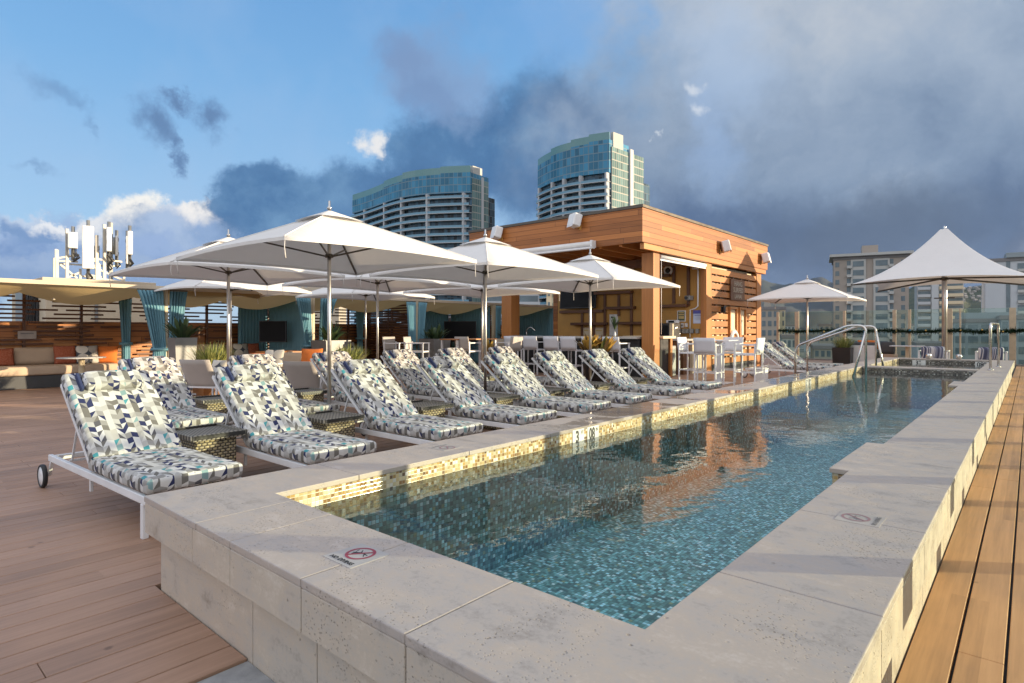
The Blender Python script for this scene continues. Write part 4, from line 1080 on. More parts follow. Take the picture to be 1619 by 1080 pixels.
# ================================================================== CABANAS
PY=[1.33,5.03,8.75,12.45,16.15,19.85]; CXF,CXB=-15.0,-17.6
def curtain(label,p0,p1,z0,z1,q0,q1,zt=None,amp=.045,folds=9,cat='curtain',group='teal cabana curtains'):
    # p0,p1: top ends in plan; q0,q1: gathered ends (at the tie or the floor)
    t=wthing('curtain',label,cat,((p0[0]+p1[0])/2,(p0[1]+p1[1])/2,z0),group)
    mb=MB(); nu,nv=folds*6,16
    p0,p1,q0,q1=Vector(p0),Vector(p1),Vector(q0),Vector(q1)
    def fn(u,v):
        z=z1+(z0-z1)*v
        if zt is None: k=v**1.2
        else:
            vt=(z1-zt)/(z1-z0); k=min(1,(v/vt))**.75 if v<vt else 1-.22*((v-vt)/(1-vt))
        a=p0+(q0-p0)*k; b=p1+(q1-p1)*k; c=a+(b-a)*u; d2=(b-a); L=max(d2.length,.05); nr=Vector((-d2.y,d2.x))/max(d2.length,1e-4)
        w_=amp*(.6+.4*math.sin(u*5+v*2))*math.sin(u*folds*2*math.pi+.6*math.sin(v*3))
        return (c.x+nr.x*w_,c.y+nr.y*w_,z)
    mb.grid(fn,nu,nv); o=wb(mb,'drape',MAT['curtain'],t); md=o.modifiers.new('s','SOLIDIFY'); md.thickness=.006
    if zt is not None:
        c=(q0+q1)/2; d2=q1-q0; L=d2.length/2+.05
        wb(MB().lathe([(L,zt-.03),(L+.012,zt),(L,zt+.03)],(c.x,c.y,0),18),'tie_back',MAT['curtain'],t)
    wb(MB().tube([(p0.x,p0.y,z1+.02),(p1.x,p1.y,z1+.02)],.012,8),'curtain_rod',MAT['bronze'],t)
    return t
def trellis_mb(y0,y1,seed):
    rg=random.Random(seed); mb=MB(); 
    ys=[y0+.02,y0+(y1-y0)*.27,y0+(y1-y0)*.52,y0+(y1-y0)*.77,y1-.07]
    post=MB()
    for y in ys: post.box(CXB-.02,CXB+.05,y,y+.055,.3,2.22)
    z=.55
    while z<2.15:
        y=y0+rg.uniform(0,.5)
        while y<y1-.5:
            L=rg.uniform(.5,1.7); e_=min(y1-.03,y+L); mb.box(CXB+.051,CXB+.085,y,e_,z,z+.042); y=e_+rg.uniform(.15,.6)
        z+=.10
    return post,mb
cab_lab=['open cabana at far left with beige sofa under a tan canopy','second cabana from the left, between the first and second pairs of tied curtains','third cabana with sagging tan canopy and dark louvre wall','fourth cabana with wide blue back curtains and black television','farthest cabana seen past the left bar column']
for i in range(5):
    y0,y1=PY[i],PY[i+1]
    if i==0: y0=.6
    cb=wthing('cabana',cab_lab[i],'cabana',(CXF,(y0+y1)/2,0),'cabanas along the trellis wall')
    wb(MB().box(CXF-.05,CXF+.05,y0+.005,y1-.005,2.215,2.30),'front_beam',MAT['beige_wall'],cb,bevel=.006)
    wb(MB().box(CXB-.08,CXB+.02,y0+.005,y1-.005,2.235,2.32),'rear_beam',MAT['dark_timber'],cb)
    for yy in ((y1-.065,y1-.005),): wb(MB().box(CXF-.045,CXF+.045,yy[0],yy[1],0,2.213),'front_post',MAT['cream'],cb)
    wb(MB().box(CXF-.045,CXF+.045,y0+.005,y0+.065,0,2.213),'front_post',MAT['cream'],cb)
    cp=MB()
    def fn(u,v,y0=y0,y1=y1,i=i):
        y=y0+.03+(y1-y0-.06)*u; x=CXF-.02+(CXB+.1-CXF)*v
        k=abs(math.sin(u*2*math.pi)) if i!=0 else abs(math.sin(u*2*math.pi+.2))
        s=.06+.10*k
        z=2.245-s*math.sin(math.pi*min(1,v*1.0))**.8*2.2-.05*k*v
        if v<.08: z=2.275-.9*v-.25*k*v*3
        return (x,y,z)
    cp.grid(fn,32,20); wb(cp,'canopy',MAT['tan_canvas'],cb)
    post,slats=trellis_mb(y0,y1,50+i)
    for q_ in range(0,len(post.f),6):
        one=MB(); one.v=post.v[q_//6*8:q_//6*8+8]; one.f=[tuple(k-q_//6*8 for k in f) for f in post.f[q_:q_+6]]; one.uv=[None]*6; one.sm=[False]*6
        wb(one,'trellis_post',MAT['dark_timber'],cb)
    wb(slats,'trellis_slat',MAT['dark_timber'],cb)
    wb(MB().box(CXB-.07,CXB-.03,y0+.003,y1-.003,.02,1.50),'back_panel',MAT['dark_planks'],cb)
    if i>=1:
        lv=MB(); z=.12
        while z<2.15: lv.box(CXB+.1,CXF-.12,y1-.055,y1-.015,z,z+.055); z+=.085
        for x in (CXB+.1,-16.4,CXF-.16): lv.box(x,x+.05,y1-.062,y1-.056,.1,2.2)
        wb(lv,'louvre_screen',MAT['dark_timber'],cb)
# curtains on the front posts
def pair(i,l,r,vis=(1,1)):
    y=PY[i]
    if vis[0]: curtain(l,(CXF+.08,y-.30),(CXF+.08,y-.06),.04,2.17,(CXF+.08,y-.12),(CXF+.08,y-.02),.82,.035,5)
    if vis[1]: curtain(r,(CXF+.08,y+.06),(CXF+.08,y+.32),.04,2.17,(CXF+.08,y+.03),(CXF+.08,y+.14),.82,.035,5)
curtain('wide teal curtain tied back left of the tall galvanised planter, sunlit folds',(CXF+.08,4.45),(CXF+.08,4.98),.04,2.19,(CXF+.08,4.78),(CXF+.08,5.04),.86,.045,7)
curtain('narrower teal curtain tied right of the first cream post, behind the galvanised planter',(CXF+.08,5.12),(CXF+.08,5.5),.04,2.19,(CXF+.08,5.10),(CXF+.08,5.36),.86,.045,6)
curtain('thin teal curtain tied at the back of the leftmost cabana beside the trellis',(-17.2,4.72),(-17.2,5.02),.04,2.08,(-17.2,4.80),(-17.2,4.98),.95,.04,4)
curtain('teal curtain tied left of the second cream posts, beside the agave planter',(CXF+.08,8.22),(CXF+.08,8.66),.04,2.19,(CXF+.08,8.50),(CXF+.08,8.72),.86,.045,6)
curtain('teal curtain tied right of the second cream posts, lit on its edge',(CXF+.08,8.98),(CXF+.08,9.5),.04,2.19,(CXF+.08,8.94),(CXF+.08,9.15),.86,.045,6)
curtain('broad flat teal curtain hanging across the back corner behind the left black television',(-17.3,7.75),(-17.3,8.62),.04,2.1,(-17.3,7.75),(-17.3,8.62),None,.03,9)
curtain('broad teal curtain on the side screen right of the left black television',(-17.2,8.62),(-15.2,8.62),.04,2.12,(-17.2,8.62),(-15.2,8.62),None,.03,14)
curtain('slim deep teal curtain tied at the back of the third cabana',(-17.3,11.72),(-17.3,12.1),.04,2.08,(-17.3,11.8),(-17.3,12.02),1.0,.04,4)
curtain('blue curtain tied left of the dark third post, before the louvre wall',(CXF+.08,12.0),(CXF+.08,12.38),.04,2.19,(CXF+.08,12.12),(CXF+.08,12.38),.86,.045,6)
curtain('blue curtain tied right of the dark third post',(CXF+.08,12.5),(CXF+.08,12.86),.04,2.19,(CXF+.08,12.48),(CXF+.08,12.7),.86,.045,6)
curtain('wide blue curtain at the back of the fourth cabana, left of its television',(-17.3,14.2),(-17.3,16.0),.04,2.1,(-17.3,14.2),(-17.3,16.0),None,.035,16)
curtain('wide blue curtain on the side screen of the fourth cabana, right of its television',(-17.2,16.04),(-15.1,16.04),.04,2.14,(-17.2,16.04),(-15.1,16.04),None,.035,16)
curtain('narrow blue curtain beside the left timber column of the bar',(CXF+.08,16.2),(CXF+.08,16.5),.04,2.19,(CXF+.08,16.2),(CXF+.08,16.4),.86,.04,5)
curtain('broad blue curtain in the farthest cabana, seen between the bar column and back wall',(-17.2,19.76),(-14.95,19.76),.04,2.2,(-17.2,19.76),(-14.95,19.76),None,.04,18)
tv('black television on a stand before the curtains of the second cabana',-16.35,-15.55,8.1,.95,1.55,R(35))
tv('black television on a stand before the curtains of the fourth cabana',-16.4,-15.2,15.2,.85,1.62,R(38))
# sofa and cushions
def sofa(y0,y1,label,nback,d0=-17.45):
    s=wthing('sofa',label,'sofa',(-16.9,(y0+y1)/2,0))
    wb(MB().box(d0,-16.60,y0,y1,.0,.285),'base',MAT['charcoal'],s,bevel=.01)
    c=cushion(y1-y0,.92,.20,.05,.01,4,frame((-17.0,(y0+y1)/2,.39),(0,1,0),(-1,0,0),(0,0,1))); wb(c,'seat_cushion',MAT['sofa'],s)
    w=(y1-y0)/nback
    for k in range(nback):
        yc=y0+w*(k+.5)
        c=cushion(w-.06,.40,.20,.08,.05,5+k,frame((-17.35,yc,.69),(0,1,0),(-.15,0,1),(1,0,.15))); wb(c,'back_cushion',MAT['sofa'],s)
    return s
sofa(.75,4.55,'long beige built in sofa on a charcoal base at far left',4)
sofa(5.75,8.2,'beige sofa in the second cabana behind the galvanised planter',3)
sofa(9.6,11.6,'beige sofa deep in the third cabana beside the louvre wall',2)
sofa(13.0,14.6,'pale sofa under the louvres of the fourth cabana',2)
def pillow(label,loc,size,mat,rz,tilt=.25,sd=0):
    M=frame((0,0,0),(1,0,0),(0,0,1),(0,-1,0))
    mb=MB(); n=10
    for sgn in (1,-1):
        def fn(u,v,sgn=sgn):
            x,y=(2*u-1),(2*v-1); k=(1-x*x)*(1-y*y); pin=1-.07*(1-k)*(abs(x*y))
            return (x*size/2*(1-.05*(1-y*y)),y*size/2*(1-.05*(1-x*x)),sgn*.075*max(0,k)**.55)
        mb.grid(fn,n,n,True,(size,size))
        if sgn<0:
            nf=n*n
            for i in range(len(mb.f)-nf,len(mb.f)): mb.f[i]=mb.f[i][::-1]; mb.uv[i]=mb.uv[i][::-1]
    mb.v=[tuple(M@Vector(p)) for p in mb.v]
    o=mb.build('throw_pillow',MAT[mat],None,loc=(loc[0],loc[1],loc[2]+size/2*math.cos(tilt)),rot=(-tilt,0,rz),merge=True)
    return tag(o,label,'pillow','throw pillows')
q=R(90)
pillow('rust leaf patterned pillow at the left edge of the far left sofa',(-17.12,2.48,.49),.42,'rust',q,.3)
pillow('rust leaf patterned pillow in the middle of the far left sofa',(-17.1,3.62,.49),.46,'rust',q,.3)
pillow('grey and white circle patterned pillow on the far left sofa',(-16.98,4.02,.49),.46,'dots',q,.32)
pillow('bright orange pillow at the right end of the far left sofa',(-16.95,4.42,.49),.44,'orange',q-.5,.3)
# round pedestal table, lounge chairs
def side(label,loc,r,h,top='stone_top',leg='cream'):
    t=wthing('pedestal_table',label,'side table',(loc[0],loc[1],0))
    wb(MB().lathe([(0,h-.02),(r,h-.02),(r,h),(0,h)],(loc[0],loc[1],0),30),'table_top',MAT[top],t)
    wb(MB().lathe([(.20,0),(.20,.015),(.055,.03),(.055,h-.021)],(loc[0],loc[1],0),18),'pedestal',MAT[leg],t)
    return t
side('round grey pedestal table with a cream stem before the far left sofa',(-14.6,3.36),.42,.74)
side('round grey pedestal table deep in the third cabana',(-15.6,10.1),.40,.74)
def lounge(label,loc,rz,back='sling',seat='navy'):
    t=thing('lounge_chair',label,'lounge chair',(loc[0],loc[1],0),rz,'white framed lounge chairs')
    f=MB()
    for s in (-1,1):
        x=s*.33
        f.bar((x,-.36,.0),(x,-.36,.56),.03); f.bar((x,.34,.0),(x,.34,.56),.03); f.bar((x,-.38,.565),(x,.36,.565),.04,.025); f.bar((x,-.36,.015),(x,.34,.015),.03); f.bar((x,-.33,.28),(x,.34,.30),.03)
    f.bar((-.33,.34,.30),(.33,.34,.30),.03); f.bar((-.33,-.33,.28),(.33,-.33,.28),.03)
    f.build('frame',MAT['white_metal'],t)
    b=MB(); b.grid(lambda u,v:(-.31+.62*u,-.30-.22*v+.03*math.sin(math.pi*u)*-1,.27+.50*v),6,6); o=b.build('backrest',MAT[back],t); md=o.modifiers.new('s','SOLIDIFY'); md.thickness=.02
    cushion(.62,.60,.09,.03,.02,9,Matrix.Translation((0,.02,.345))).build('seat_cushion',MAT[seat],t)
    return t
lounge('white framed lounge chair, taupe back and navy seat, before the left ornamental grass',(-11.25,4.62),R(28))
lounge('white framed lounge chair with navy seat, behind the back row lounger at left',(-12.6,4.4),R(-60))
lounge('white framed lounge chair holding a circle patterned pillow near the front parasol pole',(-12.65,6.5),R(200),'sofa')
lounge('white framed lounge chair holding an orange pillow near the front parasol pole',(-12.1,7.02),R(190),'sofa')
lounge('grey backed lounge chair right behind the second poolside lounger',(-9.35,5.55),R(25),'sling','sling')
lounge('white framed lounge chair in the half shade left of the second cabana television',(-13.6,6.75),R(185),'sofa')
pillow('grey and cream circle patterned pillow on a white lounge chair',(-12.55,6.4,.42),.46,'dots',R(35),.25)
pillow('orange pillow on a white lounge chair near the front parasol pole',(-11.98,6.98,.42),.48,'orange',R(40),.25)
pillow('orange pillow lying on a lounge chair behind the leftmost parasol pole',(-13.4,6.5,.42),.46,'orange',R(60),.7)
pillow('small circle patterned pillow propped in the left lounge chair with navy seat',(-11.3,4.7,.38),.38,'dots',R(20),.3)
pillow('circle patterned pillow on the sofa of the second cabana',(-17.0,7.7,.49),.44,'dots',q,.3)
pillow('dark rust pillow on the sofa of the second cabana',(-17.05,8.05,.49),.44,'rust',q,.3)
pillow('dark rust pillow deep in the third cabana',(-17.0,10.9,.49),.44,'rust',q,.3)
pillow('circle patterned pillow deep in the third cabana beside the rust one',(-17.0,11.3,.49),.42,'dots',q,.3)
ct=thing('coffee_table','low timber topped coffee table with white legs between the lounge chairs','coffee table',(-12.0,5.35,0),R(0))
MB().box(-.3,.3,-.45,.45,.52,.55).build('table_top',MAT['timber_h'],ct,bevel=.005)
for a in (-1,1):
    for b in (-1,1): MB().box(a*.26-.02,a*.26+.02,b*.41-.02,b*.41+.02,0,.518).build('leg',MAT['white_metal'],ct)
dc=thing('dining_table','timber edged table with white frame before the left black television','table',(-13.9,7.3,0))
MB().box(-.35,.35,-.5,.5,.74,.775).build('table_top',MAT['timber_h'],dc,bevel=.005)
for a in (-1,1):
    for b in (-1,1): MB().box(a*.3-.02,a*.3+.02,b*.45-.02,b*.45+.02,0,.738).build('leg',MAT['white_metal'],dc)
# string light bulbs and the little wall sign
for k,u in enumerate((85,130,175)):
    y=atX(u,-15.9)[0]
    b=wthing('pendant_bulb','small hanging bulb under the tan canopy, '+('left','middle','right')[k]+' of three at far left','light bulb',(-15.9,y,2.0),'string light bulbs')
    wb(MB().tube([(-15.9,y,2.16),(-15.9,y,2.06)],.006,6),'cord',MAT['black'],b); wb(MB().lathe([(.02,2.06),(.022,2.02),(.016,2.01)],(-15.9,y,0),10),'socket',MAT['black'],b)
    wb(MB().lathe([(.016,2.01),(.032,1.985),(.03,1.955),(0,1.94)],(-15.9,y,0),12),'glass',MAT['bulb'],b)
y=atX(43,CXB+.1)[0]
sg=wthing('wall_plaque','small weathered plaque on the trellis above the far left sofa','sign',(CXB+.1,y,1.2))
wb(MB().box(CXB+.088,CXB+.10,y-.17,y+.17,1.09,1.27),'board',MAT['faded_tile'],sg,bevel=.004); wb(MB().box(CXB+.1,CXB+.104,y-.12,y+.12,1.2,1.23),'lettering_strip',MAT['faded_ink'],sg)
# ================================================================== GLASS FENCES, GARLAND
FYB=28.0; ZT=2.10
def fence(label,a,b,posts,thick,ztop):
    t=wthing('glass_fence',label,'glass fence',((a[0]+b[0])/2,(a[1]+b[1])/2,0))
    a,b=Vector((*a,0)),Vector((*b,0)); d=(b-a).normalized(); nr=Vector((-d.y,d.x,0)); L=(b-a).length
    for s,w in posts:
        p=a+d*s; M=frame(p,tuple(d),tuple(nr),(0,0,1))
        wb(MB().box(-w/2,w/2,-thick/2,thick/2,-.02,ztop,M),'post',MAT['post'],t,bevel=.004,seg=1)
    ps=sorted(posts)
    for (s0,w0),(s1,w1) in zip(ps,ps[1:]):
        M=frame(a,tuple(d),tuple(nr),(0,0,1))
        g_=wb(MB().box(s0+w0/2+.012,s1-w1/2-.012,-.006,.006,.06,ztop-.02,M),'glass_pane',MAT['glass'],t)
        e_=wb(MB().box(s0+w0/2+.012,s1-w1/2-.012,-.007,.007,ztop-.0195,ztop-.009,M),'glass_edge',MAT['glass_edge'],t); e_.parent=g_; e_.location=(0,0,0)
    M=frame(a,tuple(d),tuple(nr),(0,0,1))
    wb(MB().box(0,L,-.05,.05,-.03,.055,M),'base_channel',MAT['zinc'],t)
    return t
X0=-8.6
fence('tall clear glass fence with champagne posts along the far end of the deck',(X0,FYB),(.72,FYB),[(.04,.10),(atY(1260,FYB)[0]-X0,.16),(atY(1335,FYB)[0]-X0,.10),(atY(1414,FYB)[0]-X0,.12),(atY(1438,FYB)[0]-X0,.09),(atY(1501,FYB)[0]-X0,.19),(atY(1518,FYB)[0]-X0,.05),(atY(1601,FYB)[0]-X0,.19),(9.26,.1)],.08,ZT)
FRX=.66
yp=[4.74+1.575*k for k in range(-5,15)]
fence('tall clear glass fence with champagne posts along the right side walkway',(FRX,-3.2),(FRX,FYB-.1),[(y+3.2,.15) for y in yp],.10,1.95)
def garland(label,a,b,z,seed,n):
    t=wthing('garland',label,'garland',((a[0]+b[0])/2,(a[1]+b[1])/2,z))
    rg=random.Random(seed); a,b=Vector((*a,z)),Vector((*b,z)); d=b-a; L=d.length; dn=d/L
    m=MB(); N=int(L*n)
    for i in range(N):
        p=a+d*rg.random(); p.z+=.022*math.sin(p.x*3+p.y*2.1)+rg.gauss(0,.02)
        v=Vector((rg.gauss(0,1),rg.gauss(0,1),rg.gauss(0,1))).normalized(); v=(v-dn*v.dot(dn)*.4).normalized()
        q=p+v*rg.uniform(.06,.13); s=v.cross(Vector((rg.random(),rg.random(),rg.random()))).normalized()*rg.uniform(.008,.016)
        m.poly([p-s,p+s,q+s*.4,q-s*.4])
    wb(m,'needles',MAT['pine'],t)
    wb(MB().tube([a,b],.02,6),'wire_core',MAT['pine'],t)
    if n>200:
        k=0; x=.4
        while x<L and k<60:
            p=a+dn*x; r_=rg.uniform(.028,.045); mm='ball_gold' if rg.random()<.5 else 'ball_blue'
            c=(p.x,p.y-.085,p.z+rg.uniform(-.05,.06))
            o=wb(MB().lathe([(r_*math.sin(math.pi*j/8),-r_*math.cos(math.pi*j/8)) for j in range(9)],c,12),'ornament',MAT[mm],t); x+=rg.uniform(.28,.75); k+=1
    return t
garland('dark evergreen holiday garland with small coloured baubles along the far glass fence',(-8.5,FYB-.1),(.6,FYB-.1),1.245,5,520)
garland('dark evergreen garland along the right side glass fence',(FRX-.09,-2.8),(FRX-.09,FYB-.3),1.27,6,150)
# ------------------------------------------------------------------ furniture at the far end
yb=26.6
x0=atY(1337,26.0)[0]; x1=atY(1385,26.0)[0]
bn=wthing('bench_back','white boxy bench back with a dark cushioned seat by the far fence','bench',((x0+x1)/2,26.2,0))
wb(MB().box(x0,x1,25.9,26.05,0,.70),'white_panel',MAT['white_paint'],bn,bevel=.01); wb(MB().box(x0,x1,26.052,26.9,0,.36),'base',MAT['charcoal'],bn,bevel=.01)
wb(cushion(x1-x0,.85,.14,.04,.02,3,frame(((x0+x1)/2,26.48,.43),(1,0,0),(0,1,0),(0,0,1))),'seat_cushion',MAT['charcoal'],bn)
wb(cushion(x1-x0-.02,.32,.14,.05,.02,4,frame(((x0+x1)/2,26.2,.66),(1,0,0),(0,.2,1),(0,-1,.2))),'back_cushion',MAT['charcoal'],bn)
for k,u in enumerate((1364,1380)):
    x=atY(u,26.4)[0]; pillow('orange pillow on the white bench at the far fence, '+('left one','right one')[k],(x,26.38,.55),.36,'orange',.3*k,.2)
x0=atY(1393,26.2)[0]; x1=atY(1416,26.2)[0]
sf=wthing('sofa','dark cushioned sofa end with a patterned seat next to the white bench','sofa',((x0+x1)/2,26.4,0))
wb(cushion(x1-x0,.46,.22,.06,.03,6,frame(((x0+x1)/2,26.1,.62),(1,0,0),(0,.15,1),(0,-1,.15))),'back_cushion',MAT['charcoal'],sf)
wb(MB().box(x0,x1,25.98,26.8,.0,.22),'base',MAT['charcoal'],sf,bevel=.01)
wb(cushion(x1-x0,.8,.16,.05,.02,7,frame(((x0+x1)/2,26.35,.31),(1,0,0),(0,1,0),(0,0,1))),'seat_cushion',MAT['sofa'],sf)
x=atY(1434,25.4)[0]
t=wthing('pedestal_table','white topped table with a cream stem by the far fence, left of the striped chairs','side table',(x,25.4,0))
wb(MB().box(x-.5,x+.5,25.1,25.8,.70,.73),'table_top',MAT['white_metal'],t,bevel=.005); wb(MB().box(x-.05,x+.05,25.4,25.5,0,.70),'pedestal',MAT['cream'],t)
for k,(u0,u1) in enumerate(((1453,1497),(1543,1591))):
    Y=23.2; xa_,xb2=atY(u0,Y)[0],atY(u1,Y)[0]; xm=(xa_+xb2)/2; w=(xb2-xa_)/2
    t=wthing('striped_armchair',('navy striped armchair seen from behind, left of the tent umbrella pole','navy striped armchair seen from behind, right of the tent umbrella pole')[k],'armchair',(xm,Y,0),'striped armchairs at the far end')
    f=MB()
    for s in (-1,1):
        x=xm+s*w; f.bar((x,Y,0),(x,Y,.62),.04); f.bar((x,Y+.7,0),(x,Y+.7,.62),.04); f.bar((x,Y-.02,.62),(x,Y+.72,.62),.05,.03); f.bar((x,Y,.25),(x,Y+.7,.25),.03)
    f.bar((xm-w,Y,.25),(xm+w,Y,.25),.03); wb(f,'frame',MAT['white_metal'],t)
    wb(cushion(2*w-.1,.42,.16,.06,.03,8,frame((xm,Y+.06,.56),(1,0,0),(0,-.12,1),(0,-1,-.12))),'back_cushion',MAT['stripes'],t)
    wb(cushion(2*w-.08,.66,.12,.05,.02,9,frame((xm,Y+.35,.32),(1,0,0),(0,1,0),(0,0,1))),'seat_cushion',MAT['navy'],t)
# ================================================================== ROOFTOP STRUCTURE WITH ANTENNAS (behind the cabanas)
ph=wthing('plant_room','pale rendered roof plant room behind the trellis of the left cabanas','building',(-24,6,0))
y0=atX(72,-22)[0]; y1=atX(240,-22)[0]
wb(MB().box(-27,-22,y0,y1,-8,2.75),'wall',MAT['beige_wall'],ph,bevel=.02); wb(MB().box(-27.1,-21.9,y0-.1,y1+.1,2.752,2.86),'roof',MAT['beige_wall'],ph,bevel=.02)
for yy in (y1-1.6,y1-.8): wb(MB().box(-21.998,-21.95,yy,yy+.08,0,2.5),'downpipe',MAT['zinc'],ph)
lw=wthing('louvre_tower','dark louvred service tower behind the trellis at far left','building',(-25,3,0))
ya_,yb_=atX(35,-23)[0],atX(62,-23)[0]
m=MB(); m.box(-24,-23,ya_,yb_,-8,2.5); wb(m,'core',MAT['blue_bld'],lw)
for k in range(6): wb(MB().box(-22.99,-22.93,ya_+(yb_-ya_)*k/5.5,ya_+(yb_-ya_)*k/5.5+.05,0,2.5),'fin',MAT['black'],lw)
wb(MB().box(-22.92,-22.8,ya_+.3,ya_+.9,.6,2.2),'duct',MAT['black'],lw,bevel=.03)
AX=-23.0
def AP(u,v): 
    y,D=atX(u,AX); return Vector((AX,y,zat(v,D)))
an_=wthing('lattice_mast','pale steel lattice frame carrying the rooftop antennas','antenna mast',(AX,AP(140,440).y,2.8))
def mem(p,q,w=.09): wb(MB().bar(p,q,w*.62),'strut',MAT['pole_paint'],an_)
off=Vector((-1.4,.3,0))
for u,v0 in ((86,408),(90,395),(106,362),(127,425),(153,372),(157,418),(165,355),(196,428)):
    mem(AP(u,v0),AP(u,446),.10 if v0>400 else .13)
for (a,b,c,d_) in ((86,409,125,403),(86,412,123,414),(145,409,193,414),(125,436,195,446),(135,434,160,438),(145,421,196,444),(95,418,122,440),(100,442,128,430),(146,410,157,418)): mem(AP(a,b),AP(c,d_),.09)
for (a,b,c,d_) in ((86,410,150,414),(150,414,195,415)): mem(AP(a,b)+off,AP(c,d_)+off,.09)
wb(MB().bar(AP(88.5,408),AP(88.5,394),.06),'whip_antenna',MAT['white_paint'],an_)
def panel(u0,u1,v0,v1,label,back=0,rz=0):
    p=AP((u0+u1)/2,v1); q=AP((u0+u1)/2,v0); w=abs(AP(u1,v0).y-AP(u0,v0).y)*.92
    t=thing('cell_antenna',label,'antenna',(p.x+.25-back,p.y,p.z),R(-14)+rz,'white antenna panels')
    h=q.z-p.z
    MB().box(-.12,.12,-w/2,w/2,0,h).build('radome',MAT['white_paint'],t,bevel=.03)
    MB().tube([(-.22,0,-.35),(-.22,0,h+.22)],.05,8).build('mounting_pipe',MAT['zinc'],t)
    b=MB()
    for z in (.15*h,.85*h): b.box(-.22,-.115,-.06,.06,z-.05,z+.05)
    b.build('bracket',MAT['charcoal'],t)
    c=MB(); rg=random.Random(int(u0))
    for k in range(4): y=rg.uniform(-w/3,w/3); c.tube([(0,y,.01),(.0,y,-.12),(-.05,y+.1,-.28),(-.2,y*.3,-.4)],.018,5)
    c.build('cable',MAT['black'],t); return t
panel(103.5,120,369,394,'small nearly square white antenna panel, leftmost on the roof frame')
panel(126,145.5,359,426,'largest white antenna panel, broad and tall, second from the left')
panel(164.5,173,361,399,'narrow cream antenna panel in the middle of the roof frame')
panel(173.5,176.5,375,410,'thin white antenna panel edge just right of the middle one',.5)
panel(186,191,372,404,'small white antenna panel seen edge on beside the right pair',.5)
panel(197.5,206,367,404,'narrow white antenna panel at right, the front one of the right pair')
panel(207,213,371,416,'white antenna panel farthest right, partly behind the right front one',.8)
rr_=wthing('radio_unit','dark boxy radio unit on a pole between the antenna panels','antenna',(AX-.4,AP(159,390).y,AP(159,400).z),'radio units')
for v0,v1 in ((387,395),(396,406)):
    a,b=AP(155,v1),AP(162,v0); wb(MB().box(AX-.6,AX-.3,a.y,b.y,a.z,b.z),'box',MAT['charcoal'],rr_,bevel=.02)
cy=wthing('radio_cylinder','grey cylindrical antenna on a pole left of the right panel pair','antenna',(AX-.4,AP(184,390).y,AP(184,400).z),'radio units')
a,b=AP(184,400),AP(184,374); wb(MB().lathe([(.0,a.z),(.16,a.z),(.16,b.z),(0,b.z)],(AX-.4,a.y,0),14),'radome',MAT['zinc'],cy); wb(MB().bar((AX-.4,AP(181,366).y,b.z+.5),(AX-.4,AP(181,366).y,2.8),.1),'pole',MAT['zinc'],cy)
fr=wthing('roof_frame','beige roof parapet frame beyond the parasols near the tall tower','building',(*at(480,60),3))
m=MB()
A=Vector(at(459,60,446)); B=Vector(at(499,60,449)); A2=Vector(at(459,60,456)); B2=Vector(at(499,60,459))
for p,q in ((A,B),(A2,B2)): m.bar(p,q,.28)
for k in range(5): m.bar(A.lerp(B,k/4),A2.lerp(B2,k/4)-Vector((0,0,3)),.25)
wb(m,'parapet_frame',MAT['cream'],fr)
wb(MB().box(-4.5,4.5,-3,-.4,-30,0,Matrix.Translation((A2+B2)/2)@Matrix.Rotation(TH,4,'Z')),'wall',MAT['beige_bld'],fr)
